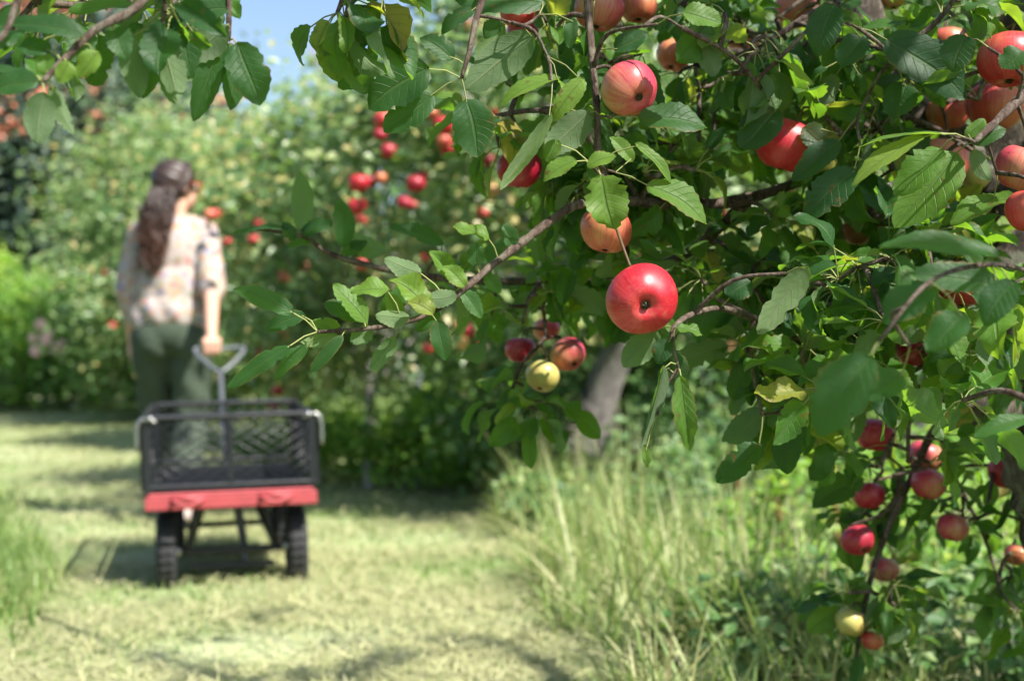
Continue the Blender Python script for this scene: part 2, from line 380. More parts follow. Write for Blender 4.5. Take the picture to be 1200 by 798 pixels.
def build_ground():
    k = NT('mown_grass_ground'); o = k.obj()
    n1 = k.noise(o, 1.1, 4); n2 = k.noise(o, 14, 5, .7); n3 = k.noise(o, 75, 3, .7)
    n1 = k.math('ADD', k.math('MULTIPLY', k.math('SUBTRACT', n1, .5), 1.4), .5); f = k.math('ADD', k.math('MULTIPLY', n1, .45), k.math('ADD', k.math('MULTIPLY', n2, .35), k.math('MULTIPLY', n3, .25)))
    hayc = k.ramp(f, [(0.36, (0.12, 0.18, 0.06)), (0.45, (0.26, 0.32, 0.13)), (0.54, (0.36, 0.42, 0.22)), (0.66, (0.50, 0.51, 0.32))])
    rgh = k.ramp(f, [(0.35, (0.04, 0.075, 0.02)), (0.55, (0.10, 0.16, 0.04)), (0.7, (0.26, 0.27, 0.11))])
    c = k.mix(attr(k, 'path'), rgh, hayc)
    k.bsdf(c, .95, spec=.15, normal=k.bump(k.math('ADD', n2, n3), .7, .03))
    def ax(a, b, fine0, fine1, step, far):
        c_ = list(np.arange(fine0, fine1, step)); v = fine1
        s_ = step
        while v < b: c_.append(v); s_ *= 1.18; v += s_
        c_.append(b); v = fine0; s_ = step; lo_ = []
        while v > a: s_ *= 1.18; v -= s_; lo_.append(max(v, a))
        return np.array(sorted(set(lo_)) + c_)
    xs = ax(-300, 300, -6, 4, .07, 0); ys = ax(-40, 500, 1.5, 12, .07, 0)
    X, Y = np.meshgrid(xs, ys); Z = ground_h(X, Y)
    l, r_ = path_edges(Y); ed = .35
    msk = np.clip((X - l) / ed + .5, 0, 1) * np.clip((r_ - X) / ed + .5, 0, 1)
    Z = Z + (1 - msk) * .03 * np.clip((40 - Y) / 30, 0, 1) + rng.normal(0, .004, Z.shape)
    V = np.stack([X, Y, Z], -1).reshape(-1, 3); nx = len(xs)
    i, j = np.meshgrid(np.arange(len(ys) - 1), np.arange(nx - 1), indexing='ij'); a = (i * nx + j).ravel()
    o_ = mesh_np('ground', V, np.stack([a, a + 1, a + nx + 1, a + nx], 1), k.m, None, {'path': msk.ravel()})
    tag(o_, 'mown orchard path of pale cut grass running between the apple rows', kind='structure')
build_ground()

def blades(name, xy, length, width, lean, rnd, mat, label, lie=0.0, zoff=0.0, parent=None, seg=3):
    N = len(xy); z = ground_h(xy[:, 0], xy[:, 1]) + zoff
    b = np.column_stack([xy, z]); az = rng.uniform(0, 2 * PI, N); h = np.stack([np.cos(az), np.sin(az), 0 * az], 1)
    up = np.array([0, 0, 1.0]); side = np.stack([-np.sin(az + rng.normal(0, .6, N)), np.cos(az), 0 * az], 1); side = nrm(side)
    th = lean; V = []; L = length[:, None]
    for s_ in range(seg + 1):
        t = s_ / seg
        elev = (np.pi / 2 - th * (0.35 + t * .9))[:, None]
        if s_ == 0: p = b
        else: p = p + (h * np.cos(elev) + up * np.sin(elev)) * L / seg
        ww = (width * (1 - t ** 1.6) + .0004)[:, None]
        q = p.copy()
        if lie: q[:, 2] = np.maximum(q[:, 2], z + lie * rng.uniform(.2, 1.2, N))
        V += [q - side * ww / 2, q + side * ww / 2]
    V = np.stack(V, 1).reshape(-1, 3); k = np.arange(N)[:, None] * 2 * (seg + 1)
    Fq = np.vstack([k + np.array([[2 * s_, 2 * s_ + 1, 2 * s_ + 3, 2 * s_ + 2]]) for s_ in range(seg)])
    o = mesh_np(name, V, Fq, mat, parent, {'rnd': np.repeat(rnd, 2 * (seg + 1))}, smooth=True)
    if label: tag(o, label, name.replace('_', ' '), kind='stuff')
    return o

def wedge(n, y0, y1, m=0.3, pw=1.6):
    u = rng.uniform(0, 1, n); y = y0 + (y1 - y0) * u ** pw
    x = rng.uniform(-1, 1, n) * (y * .37 + m); return np.column_stack([x, y])
# hay lying on the path
xy = wedge(150000, 2.6, 16, pw=1.5); l, r_ = path_edges(xy[:, 1])
k_ = (xy[:, 0] > l - .1) & ((xy[:, 0] < r_ + .15) | (rng.uniform(0, 1, len(xy)) < .75)); xy = xy[k_]
pn = np.sin(xy[:, 0] * 5 + xy[:, 1] * 2.3) + np.sin(xy[:, 1] * 6.1 - xy[:, 0] * 3); xy = xy[(pn + rng.normal(0, .9, len(xy))) > -.6]
N = len(xy)
blades('hay', xy, rng.uniform(.04, .16, N), rng.uniform(.0018, .0045, N) * (1 + xy[:, 1] / 9), rng.uniform(1.35, 1.75, N), np.clip(rng.normal(.70, .24, N), 0, 1), M['hay'],
       'dry cut grass strewn over the mown path', lie=.022)
xy = wedge(26000, 2.8, 8.5, pw=1.3, m=.6); l, r_ = path_edges(xy[:, 1]); xy = xy[xy[:, 0] > r_ + .05]; cn_ = np.sin(xy[:, 0] * 6.1 + 1) * np.sin(xy[:, 1] * 4.9 + xy[:, 0]); xy = xy[cn_ + rng.normal(0, .4, len(xy)) > .0]; N = len(xy)
blades('matted_straw', xy, rng.uniform(.12, .38, N), rng.uniform(.004, .011, N), rng.uniform(.9, 1.9, N), np.clip(rng.normal(.72, .22, N), 0, 1), M['hay'], 'bent and matted straw lying in the rough grass right of the path', lie=.05, seg=5)
# short living grass of the path
xy = wedge(130000, 2.6, 17, pw=1.5); l, r_ = path_edges(xy[:, 1]); xy = xy[(xy[:, 0] > l - .1) & (xy[:, 0] < r_ + .1)]; N = len(xy)
pn = np.sin(xy[:, 0] * 2.6 + xy[:, 1] * 1.1 + 2) + np.sin(xy[:, 1] * 2.9 - xy[:, 0] * 1.7)
keep = rng.uniform(0, 1, N) < (.5 + .25 * pn); xy = xy[keep]; N = len(xy)
blades('short_grass', xy, rng.uniform(.018, .05, N), rng.uniform(.002, .004, N) * (1 + xy[:, 1] / 8), rng.uniform(.3, 1.1, N), np.clip(rng.normal(.42, .18, N), 0, 1), M['grass'],
       'short green grass growing on the mown path')
# tall rough grass beside the path, clumped
def tall(n, y0, y1, side, hmax, label, rmean=.45, name='tall_grass'):
    xy = wedge(n * 3, y0, y1, pw=1.25, m=.6); l, r_ = path_edges(xy[:, 1])
    dd = (xy[:, 0] - r_) if side > 0 else (l - xy[:, 0])
    xy = xy[dd > -.02]; dd = dd[dd > -.02]
    nn = np.sin(xy[:, 0] * 4.1 + 1.3) * np.sin(xy[:, 1] * 3.3) + np.sin(xy[:, 0] * 9 + xy[:, 1] * 7) * .5
    kp = rng.uniform(-1.0, 1.1, len(xy)) < nn * 2.0 + .1; xy = xy[kp][:n]; dd = dd[kp][:n]; nn = nn[kp][:n]; N = len(xy)
    ht = hmax * (.40 + .75 * np.exp(-((dd - .32) / .26) ** 2) + .12 * np.sin(xy[:, 1] * 5.5 + xy[:, 0] * 3)) * (0.72 + .42 * nn)
    L = ht * rng.uniform(.45, 1.15, N)
    return blades(name, xy, L, rng.uniform(.004, .010, N) * (1 + xy[:, 1] / 14), rng.uniform(.2, 2.1, N), np.clip(rng.normal(rmean, .24, N) + .14 * nn, 0, 1), M['grass'], label, seg=4)
tall(23000, 2.6, 7.5, 1, .41, 'tall rough grass with straw-coloured stalks right of the path', .68)
xy = wedge(9000, 3.2, 8.0, pw=1.2, m=.6); l, r_ = path_edges(xy[:, 1]); dd = xy[:, 0] - r_; cn_ = np.sin(xy[:, 0] * 3.7 + .4) + np.sin(xy[:, 1] * 4.3 + xy[:, 0] * 2)
xy = xy[(dd > .02) & (dd < .9) & (rng.uniform(-1.5, 2, len(xy)) < cn_)][:420]; N = len(xy)
blades('seed_stalks', xy, rng.uniform(.3, .62, N), rng.uniform(.004, .009, N), rng.uniform(.05, .9, N), np.clip(rng.normal(.75, .2, N), 0, 1), M['grass'], 'tall pale seed stalks standing in the rough grass right of the path', seg=5)
tall(16000, 7.0, 15, 1, .42, 'rough green grass under the far row of apple trees', .45)
tall(15000, 3.3, 9.5, -1, .30, 'uncut green grass along the left side of the path', .42)

# ------------------------------------------------------------------ apples
def apple_mesh(seed, nseg=40, nr=26, squash=.88, ribs=.045):
    r0 = random.Random(seed); ph = [r0.uniform(0, 6.28) for _ in range(4)]
    vs = []; fs = []
    for i in range(nr + 1):
        th = PI * i / nr
        for k in range(nseg):
            a = 2 * PI * k / nseg
            R = 0.0375 * (1 + ribs * math.cos(5 * a + ph[0]) * max(0, -math.cos(th)) + .035 * math.sin(a + ph[1]) + .022 * math.sin(2 * a + ph[2]) + .012 * math.sin(3 * a + ph[3] + th * 2))
            rr = R * math.sin(th) ** .9 if math.sin(th) > 0 else 0
            z = 0.0375 * squash * math.cos(th)
            taper = 1 + 0.07 * math.cos(th); rr *= taper
            q = rr / .0375
            if z > 0: z -= .0165 * math.exp(-(q / .30) ** 2)        # stem cavity
            else: z += .0095 * math.exp(-(q / .26) ** 2)           # eye basin
            z += .0022 * math.sin(a + ph[3]) * q
            vs.append((rr * math.cos(a), rr * math.sin(a), z))
        if i == 0 or i == nr: pass
    for i in range(nr):
        for k in range(nseg):
            fs.append((i * nseg + k, (i + 1) * nseg + k, (i + 1) * nseg + (k + 1) % nseg, i * nseg + (k + 1) % nseg))
    me = bpy.data.meshes.new('apple'); me.from_pydata(vs, [], fs); me.update()
    me.polygons.foreach_set('use_smooth', [True] * len(me.polygons)); return me
APM = {}
for kname in ('a_red', 'a_pink', 'a_dark', 'a_orange', 'a_yellow'):
    for sd_ in (0, 1):
        me = apple_mesh(sd_ * 5 + len(kname) * 3); me.materials.append(M[kname]); APM[kname, sd_] = me
me = apple_mesh(99, 22, 14); 
LOW = {}
for kname in ('a_red', 'a_pink', 'a_dark', 'a_orange', 'a_yellow'):
    m2 = me.copy(); m2.materials.append(M[kname]); LOW[kname] = m2
mb = MB(); mb.tube(spline([(0, 0, .014), (.001, .0005, .024), (.003, .001, .036), (.006, .001, .047)], 4), [.0016, .0015, .0014, .0013, .0013, .0012, .0012, .0012, .0012, .0013, .0014, .0017, .0020], 7)
stem_me = bpy.data.meshes.new('stem'); stem_me.from_pydata(mb.v, [], mb.f); stem_me.materials.append(M['stem'])
mb = MB()
mb.lathe([(.0001, -.0255), (.0022, -.0262), (.0036, -.0275), (.0046, -.0290)], 10)
for q in range(5):
    a = q * 2 * PI / 5; ca, sa = math.cos(a), math.sin(a)
    vs = [(.0042 * ca - .0022 * sa, .0042 * sa + .0022 * ca, -.0262), (.0042 * ca + .0022 * sa, .0042 * sa - .0022 * ca, -.0262), (.0030 * ca + .0006 * sa, .003 * sa, -.0305), (.0002 * ca, .0002 * sa, -.0312)]
    mb.add(vs, [(0, 1, 2, 3)])
cal_me = bpy.data.meshes.new('calyx'); cal_me.from_pydata(mb.v, [], mb.f); cal_me.materials.append(M['calyx'])
FRUIT = []    # (x, y, r, d) for the foreground apples: leaves keep clear of what the photo shows bare
def apple(x, y, r_px, d, skin, axis=None, spin=0.0, label='', group=None, low=False, sh=0):
    p = P(x, y, d); sc = r_px * d / F / .0375 / 1.0
    o = bpy.data.objects.new('apple', LOW[skin] if low else APM[skin, sh]); COL.objects.link(o)
    ax = Vector(axis if axis else (random.uniform(-.35, .35), random.uniform(-.35, .35), 1)).normalized()
    o.location = p; o.rotation_mode = 'QUATERNION'
    o.rotation_quaternion = ax.to_track_quat('Z', 'Y') @ Matrix.Rotation(spin, 4, 'Z').to_quaternion()
    o.scale = (sc, sc, sc); tag(o, label, 'apple', group)
    if not low:
        s_ = bpy.data.objects.new('stem', stem_me); COL.objects.link(s_); s_.parent = o
        c_ = bpy.data.objects.new('calyx', cal_me); COL.objects.link(c_); c_.parent = o
        FRUIT.append((x, y, r_px, d))
        sp_ = o.matrix_basis @ Vector((.006, .001, .047)) if False else p + (o.rotation_quaternion @ Vector((.006, .001, .047))) * sc
        APPLE_STEMS.append(sp_)
    return o
APPLE_STEMS = []
GF = 'apples hanging in the near apple tree'
# axis = from calyx to stem
apple(752, 350, 42.5, 1.50, 'a_red', (-.06, .94, .27), 2.6, 'bright red apple with a sunlit glint, hanging alone with its eye turned to the viewer', GF)
hero = bpy.data.objects['apple']; hero.scale = (hero.scale[0] * 1.035, hero.scale[1] * .955, hero.scale[2]); hs = [c_ for c_ in hero.children if c_.name.startswith('stem')][0]; bpy.data.objects.remove(hs); APPLE_STEMS.pop()
hc_ = P(752, 350, 1.5); hax = Vector((-.06, .94, .27)).normalized(); bpy.context.view_layer.update()
mb = MB(); q_ = spline([hc_ + hax * .018, hc_ + hax * .034 + Vector((-.004, 0, .012)), P(742, 322, 1.542), P(735, 303, 1.550), P(728, 284, 1.553), P(722, 266, 1.555)], 5)
mb.tube([hero.matrix_world.inverted() @ p for p in q_], [.0013 + .0005 * (i / (len(q_) - 1)) ** 3 for i in range(len(q_))], 8); mb.build('stem', M['stem'], hero)
apple(738, 104, 34, 1.56, 'a_pink', (-.38, .74, .55), 2.4, 'pink-red apple with green lower rim and dark eye, high above the bright red apple', GF, sh=1)
apple(711, 270, 31, 1.68, 'a_orange', (.1, .1, 1), -1.2, 'yellow-orange apple just above the bright red one, half covered by a lit leaf', GF)
apple(609, 198, 27, 1.78, 'a_dark', (.1, -.2, 1), -2.0, 'dark red shaded apple behind a drooping pale curled leaf', GF)
apple(923, 170, 37, 1.72, 'a_red', (.3, -.1, 1), -2.2, 'streaked red apple capped by a dark leaf beside the hanging brown shoot', GF, sh=1)
apple(1183, 70, 37, 1.62, 'a_red', (.1, .2, 1), -2.4, 'large dark pink-red apple at the upper right with a leaf across its side', GF)
apple(1196, 198, 31, 1.50, 'a_pink', (.3, -.2, 1), 1.2, 'pink apple with yellow-green lower half, upper of the two cut by the photo\'s right edge', GF)
apple(1207, 248, 28, 1.42, 'a_red', (.1, .1, 1), -1.5, 'pinkish red apple touching the one above it on the photo\'s right edge', GF, sh=1)
apple(1165, 126, 33, 1.95, 'a_orange', (.1, .1, 1), .5, 'orange-red shaded apple tucked below the large pink-red apple at upper right', GF)
apple(1102, 190, 33, 1.90, 'a_orange', (.2, 0, 1), -.6, 'orange-pink apple mostly hidden behind large backlit leaves', GF, sh=1)
apple(1112, 132, 25, 2.05, 'a_orange', (-.2, 0, 1), 1.5, 'dull orange apple in shade beside the bark of the trunk', GF)
apple(790, 66, 21, 2.15, 'a_orange', (.3, .4, 1), -2.0, 'orange-red apple with a dark eye behind the leaves right of the pink-red apple', GF)
apple(607, 16, 20, 1.75, 'a_red', (0, .1, 1), -1.5, 'red apple at the top edge of the photo, above the grey underside of a leaf', GF)
apple(612, 38, 19, 1.85, 'a_dark', (.2, .1, 1), .4, 'small dark red apple tucked directly under the red one at the top edge', GF)
apple(702, 12, 29, 1.75, 'a_pink', (.2, .2, 1), -1.6, 'pink-orange apple at the top edge above the hanging shoot', GF)
apple(748, 8, 22, 1.85, 'a_orange', (0, .2, 1), -1.2, 'pale orange apple at the top edge right of the hanging shoot', GF, sh=1)
apple(871, 50, 20, 2.2, 'a_orange', (.2, 0, 1), -.5, 'small orange apple in the shade above the knobbly tan branch', GF)
apple(932, 12, 26, 2.2, 'a_orange', (0, 0, 1), -2, 'dull orange apple at the top edge above the dark leaves', GF, sh=1)
apple(1047, -6, 20, 2.1, 'a_yellow', (0, 0, 1), 1, 'yellow apple cut by the top edge of the photo', GF)
apple(1112, 52, 22, 2.2, 'a_orange', (0, 0, 1), -1, 'faint brownish orange apple left of the large pink-red apple', GF)
apple(1128, 336, 28, 1.75, 'a_red', (.1, .1, 1), -1.8, 'pinkish red apple behind blurred blue-green leaves in the right of the crown', GF)
apple(1070, 412, 21, 1.95, 'a_dark', (0, 0, 1), -1.6, 'dull dark red apple half hidden below the blurred leaf mass', GF)
apple(1004, 272, 18, 1.95, 'a_pink', (0, 0, 1), -1.6, 'small dusky pink apple peeping between dark leaves below the hanging brown shoot', GF)
apple(1142, 205, 20, 2.0, 'a_yellow', (.3, 0, 1), -1.3, 'pale yellow-pink apple next to the dark bark right of the backlit leaves', GF)
G4 = 'apples of the bunch below the long branch'
apple(610, 410, 18, 2.15, 'a_dark', (.1, 0, 1), -1.0, 'dark pink apple at the left of the bunch below the long branch', G4)
apple(636, 441, 20.5, 2.10, 'a_yellow', (.2, .3, .8), -1.0, 'yellow-green apple lowest in the bunch below the long branch', G4)
apple(666, 415, 21.5, 2.12, 'a_pink', (-.4, .5, .7), 2.6, 'half pink half yellow apple at the right of the bunch with its eye showing', G4, sh=1)
apple(641, 386, 16, 2.25, 'a_pink', (.1, 0, 1), -2, 'small pinkish apple at the top of the bunch below the long branch', G4)
G5 = 'apples on the low hanging branch at the right'
apple(1026, 509, 23, 2.2, 'a_dark', (.1, 0, 1), -1.2, 'crimson shaded apple highest on the low hanging branch', G5)
apple(1084, 535, 21, 2.3, 'a_pink', (.3, 0, 1), 1.5, 'dull greenish red apple behind leaves, touching the pale pink one below', G5)
apple(1088, 567, 21, 2.2, 'a_pink', (.2, .1, 1), .9, 'pale pink apple below the dull greenish red one', G5, sh=1)
apple(1018, 580, 19, 2.2, 'a_dark', (.1, .1, 1), -1.5, 'deep red apple just above the round dark red one with its eye showing', G5)
apple(1006, 633, 19.5, 2.15, 'a_dark', (-.3, .6, .7), -2, 'round dark red apple hanging with its small dark eye showing', G5, sh=1)
apple(1116, 618, 18.5, 2.2, 'a_pink', (.2, .2, 1), .4, 'pale green apple with a pink cheek hanging right of the low branch', G5)
apple(1036, 667, 17, 2.3, 'a_pink', (0, 0, 1), -.4, 'pinkish apple half hidden under a grey-green leaf', G5)
apple(997, 729, 19, 2.2, 'a_yellow', (.2, .2, 1), -1.6, 'green apple with a faint pink flush near the bottom of the low branch', G5)
apple(1022, 750, 13, 2.2, 'a_orange', (0, 0, 1), -.6, 'small orange apple with a pointed end, lowest on the low branch', G5)
apple(1183, 553, 24, 2.2, 'a_dark', (.2, 0, 1), -1.5, 'crimson apple in front of the trunk at the right edge', G5)
apple(1192, 650, 15, 2.35, 'a_orange', (0, 0, 1), -1.5, 'small reddish orange apple low at the right edge among blurred leaves', G5)

# ------------------------------------------------------------------ near apple tree
class Skel:
    def __init__(s): s.p = []; s.r = []
    def add(s, pts, rads): s.p += [tuple(p) for p in pts]; s.r += list(rads)
    def near(s, q, maxr=.05):
        A = np.array(s.p); d = np.linalg.norm(A - np.array(q), axis=1) + np.array(s.r) * 2; i = int(d.argmin()); return Vector(A[i])

def ground_pt(x, y): return Vector((x, y, float(ground_h(x, y)) + .02))

def limb(sk, pts, r0, r1, name, mat, parent, n=6, sides=10, knob=.12):
    q = spline(pts, n); m = len(q); rr = []
    for i in range(m):
        t = i / (m - 1); rr.append((r0 + (r1 - r0) * t) * (1 + random.uniform(-knob, knob)))
    sk.add(q, rr); mb = MB(); mb.tube(q, rr, sides)
    return mb.build(name, mat, parent)

SUN_TARGETS = [(P(752, 350, 1.5), .13), (P(738, 100, 1.56), .07), (P(700, 190, 1.55), .10), (P(470, 350, 1.5), .13), (P(1060, 190, 1.4), .08),
               (P(540, 120, 1.5), .07), (P(780, 450, 1.5), .10), (P(620, 100, 1.5), .08), (P(800, 180, 1.5), .08), (P(570, 330, 1.55), .09), (P(385, 390, 1.47), .05),
               (P(1196, 215, 1.5), .06), (P(650, 430, 2.1), .06), (P(925, 165, 1.7), .05), (P(1040, 600, 2.2), .12), (P(1110, 620, 2.2), .08), (P(1000, 700, 2.2), .08), (Vector((.6, 3.7, .2)), .30), (Vector((1.2, 4.0, .2)), .32), (Vector((1.0, 3.2, .2)), .25)]
def blocks_sun(p):
    for T, r_ in SUN_TARGETS:
        v = Vector(p) - T; t = v.dot(SUN)
        if t > .10 and (v - SUN * t).length < r_: return True
    return False

def rosette(LV, p, outd, n, L=.078, twigs=None, guard=True, rmean=.35, spread=1.0):
    outd = Vector(outd).normalized(); a0 = random.uniform(0, 6.28); u = outd.orthogonal().normalized(); v = outd.cross(u)
    for i in range(n):
        a = a0 + i * 2.4; el = random.uniform(.5, 1.35) * spread
        dr = outd * math.cos(el) + (u * math.cos(a) + v * math.sin(a)) * math.sin(el); dr.z -= random.uniform(-.15, .6)
        dr.normalize(); pl = random.uniform(.016, .034)
        pd = (dr + Vector((0, 0, .25))).normalized(); base = Vector(p) + pd * pl
        nn = Vector((random.gauss(0, .6), random.gauss(0, .6), .9)) + SUN * .45 + Vector((0, -.2, 0))
        ll = L * random.choice((random.uniform(.45, .8), random.uniform(.75, 1.15)))
        if guard:
            mid = base + dr * ll * .5; x, y, d = project(mid); bad = False
            if d > .1:
                if d < .95 and -150 < x < 1350 and -150 < y < 950: continue
                for (ax, ay, ar, ad) in FRUIT:
                    if d < ad + .02 and math.hypot(x - ax, y - ay) < ar * 1.0 + 9: bad = True; break
                if (mid - P(752, 350, 1.5)).length < .07: bad = True
                if blocks_sun(mid): bad = True
            if bad: continue
        rn = min(1, max(0, random.gauss(rmean, .25)))
        LV.add(p, base, dr, nn, ll, ll * random.uniform(.46, .68), random.uniform(.1, .85), random.uniform(-.3, 1.5), random.uniform(.03, .17), rn, random.gauss(0, .6))

def twig_to(TW, sk, p, r_=.0022):
    a = sk.near(p); p = Vector(p); L = (p - a).length
    if L < .012: return
    m = (a + p) / 2 + Vector((random.gauss(0, .1), random.gauss(0, .1), random.uniform(-.05, .2))) * L
    q = spline([a, m, p], 4); nq = len(q)
    rr = [max(r_, min(.007, L * .012 + r_)) * (1 - .5 * i / nq) + r_ * .3 for i in range(nq)]
    TW.tube(q, rr, 6); sk.add(q, [r_] * nq)

tree = empty('apple_tree', ground_pt(.80, 2.14))
tag(tree, 'near apple tree with fruit-laden branches over the right half of the photo', 'tree', 'apple trees of the orchard')
def kid(o, root=tree): o.parent = root; o.matrix_parent_inverse = Matrix.Translation(root.location).inverted(); return o
sk = Skel()
TB = lambda *a: P(*a)
kid(limb(sk, [(.88, 2.14, -.03), (.86, 2.13, .15), P(1262, 640, 2.12), P(1226, 520, 2.1), P(1206, 410, 2.08), P(1172, 300, 2.1), P(1168, 235, 2.1)], .080, .060, 'trunk', M['bark'], None, 8, 20, .10))
kid(limb(sk, [P(1170, 250, 2.1), P(1120, 190, 2.12), P(1050, 130, 2.1), P(1015, 60, 2.1), P(985, -60, 2.1), P(930, -330, 2.05), (.30, 1.9, 1.75)], .055, .024, 'branch', M['bark'], None, 7, 16, .12))
kid(limb(sk, [P(1170, 250, 2.1), P(1200, 120, 2.12), P(1260, -80, 2.2), (1.15, 2.2, 1.7), (1.35, 2.3, 2.2)], .06, .02, 'branch', M['bark'], None, 6, 14))
kid(limb(sk, [P(1185, 60, 2.15), (.85, 1.8, 1.55), (.95, 1.4, 1.85), (1.05, 1.0, 2.05)], .035, .012, 'branch', M['bark'], None, 6, 12))
kid(limb(sk, [P(1000, 0, 2.1), (.32, 2.3, 1.5), (.1, 2.6, 1.8), (0, 2.8, 2.15)], .03, .01, 'branch', M['bark'], None, 6, 12))
kid(limb(sk, [(.30, 1.9, 1.75), (.22, 1.65, 1.75), (.15, 1.4, 1.72), (.05, 1.2, 1.65)], .02, .008, 'branch', M['twig'], None, 6, 10))
kid(limb(sk, [P(985, -60, 2.1), P(900, -110, 1.95), P(800, -95, 1.8), P(720, -70, 1.68), P(690, -20, 1.62), P(693, 60, 1.6), P(699, 120, 1.58), P(702, 178, 1.57), P(714, 225, 1.56), P(722, 266, 1.555)], .0065, .0024, 'branch', M['twig'], None, 6, 9))
kid(limb(sk, [P(720, -70, 1.68), P(640, -70, 1.62), P(585, -40, 1.56), P(562, 10, 1.52), P(550, 60, 1.5), P(541, 92, 1.5)], .006, .0022, 'branch', M['twig'], None, 6, 8))
kid(limb(sk, [P(640, -70, 1.62), P(540, -90, 1.5), P(460, -60, 1.42), P(418, -20, 1.4), P(405, 20, 1.4)], .006, .002, 'branch', M['twig'], None, 6, 8))
kid(limb(sk, [P(1060, 140, 2.1), P(990, 190, 1.95), P(880, 232, 1.85), P(800, 240, 1.78), P(740, 236, 1.72), P(690, 238, 1.66), P(664, 246, 1.62), P(613, 283, 1.58), P(572, 315, 1.55), P(546, 337, 1.53), P(500, 369, 1.5), P(440, 384, 1.48), P(372, 389, 1.47)], .0085, .0020, 'branch', M['twig'], None, 6, 9, .16))
kid(limb(sk, [P(880, 232, 1.85), P(800, 300, 1.95), P(700, 325, 2.0), P(600, 330, 2.0), P(510, 325, 1.97), P(448, 315, 1.95), P(388, 298, 1.93), P(354, 277, 1.92), P(300, 268, 1.9)], .008, .0022, 'branch', M['twig'], None, 6, 8))
kid(limb(sk, [P(690, 325, 2.0), P(650, 335, 2.05), P(637, 350, 2.1), P(638, 372, 2.12), P(640, 395, 2.12)], .005, .0028, 'branch', M['twig'], None, 5, 8))
kid(limb(sk, [P(1165, 482, 2.1), P(1110, 468, 2.0), P(1074, 455, 1.95), P(1003, 422, 1.88), P(955, 404, 1.82), P(900, 380, 1.75), P(850, 362, 1.65), P(812, 368, 1.56), P(790, 384, 1.52), P(789, 405, 1.51), P(795, 432, 1.51)], .007, .0018, 'branch', M['twig'], None, 6, 9))
kid(limb(sk, [P(1000, 40, 2.08), P(994, 81, 1.98), P(1010, 130, 1.9), P(1016, 165, 1.85), P(1022, 215, 1.8), P(1020, 260, 1.78)], .011, .004, 'branch', M['twig'], None, 6, 9))
kid(limb(sk, [P(1035, 95, 2.08), P(985, 90, 2.1), P(931, 84, 2.12), P(905, 75, 2.12), P(870, 62, 2.1), P(843, 63, 2.1), P(805, 72, 2.1)], .012, .004, 'branch', M['bark'], None, 5, 10, .2))
kid(limb(sk, [P(985, 92, 2.1), P(917, 104, 2.0), P(880, 97, 1.95), P(850, 96, 1.9), P(819, 104, 1.88)], .005, .003, 'branch', M['twig'], None, 5, 8))
kid(limb(sk, [P(1330, 20, 1.9), P(1260, 60, 1.6), P(1200, 112, 1.5), P(1165, 145, 1.46), P(1142, 167, 1.44)], .008, .003, 'branch', M['twig'], None, 5, 8))
kid(limb(sk, [P(1200, 120, 2.12), P(1290, 60, 2.0), P(1330, 20, 1.9)], .02, .008, 'branch', M['bark'], None, 5, 8))
kid(limb(sk, [P(1178, 470, 2.1), P(1140, 480, 2.15), P(1098, 500, 2.2), P(1068, 560, 2.22), P(1040, 620, 2.22), P(1020, 680, 2.22), P(1008, 740, 2.22), P(1000, 790, 2.2)], .009, .0025, 'branch', M['twig'], None, 6, 8))
kid(limb(sk, [P(1098, 500, 2.2), P(1120, 560, 2.25), P(1150, 620, 2.3), P(1170, 680, 2.3)], .005, .002, 'branch', M['twig'], None, 5, 7))
kid(limb(sk, [P(1172, 330, 2.08), P(1230, 330, 1.75), P(1210, 320, 1.4), P(1160, 310, 1.2), P(1090, 330, 1.12), P(1030, 400, 1.08)], .0034, .0014, 'branch', M['twig'], None, 6, 8))
kid(limb(sk, [P(1210, 320, 1.4), P(1240, 420, 1.35), P(1215, 490, 1.32)], .004, .002, 'branch', M['twig'], None, 5, 7))
mbk = MB(); mbk.sphere(P(1168, 480, 2.06), (.045, .04, .04), 12); kid(mbk.build('knot', M['bark']))

HI = Leaves(); LO = Leaves(); TW = MB()
def key(LV, bx, by, tx, ty, w, d, d2=None, cam_=.8, up=.5, rnd=.35, fold=.35, curl=.5, wave=.05, under=False, side=0.0, tw=0.0, L=None):
    """one leaf that reads on its own in the photo: stalk end, tip, width"""
    d2 = d if d2 is None else d2
    a = P(bx, by, d); b = P(tx, ty, d2); dr = b - a; LL = dr.length; toC = (CAM - a).normalized()
    nn = toC * cam_ + Vector((0, 0, up)) + Vector((side, 0, 0))
    if under: nn = -nn
    LL2 = LL / (math.sin(curl * .5) / (curl * .5)) if curl else LL
    dn = dr.normalized(); n2 = (nn - dn * nn.dot(dn)).normalized()
    d0 = (dn * math.cos(curl / 2) + n2 * math.sin(curl / 2))
    rnd = rnd + .2 if rnd >= .5 and rnd < .78 else rnd  # leaves meant as sunlit get a lighter tone: sunlight painted into their colour
    s_ = sk.near(a)
    if (s_ - a).length > .05: s_ = a + (s_ - a).normalized() * .03 - dn * .005; twig_to(TW, sk, s_, .0013)
    LV.add(s_, a, d0, n2 * math.cos(curl / 2) - dn * math.sin(curl / 2), LL2, w * d / F * 1.12, fold, curl, wave, rnd, tw)
K = lambda *a, **k_: key(HI, *a, **k_)
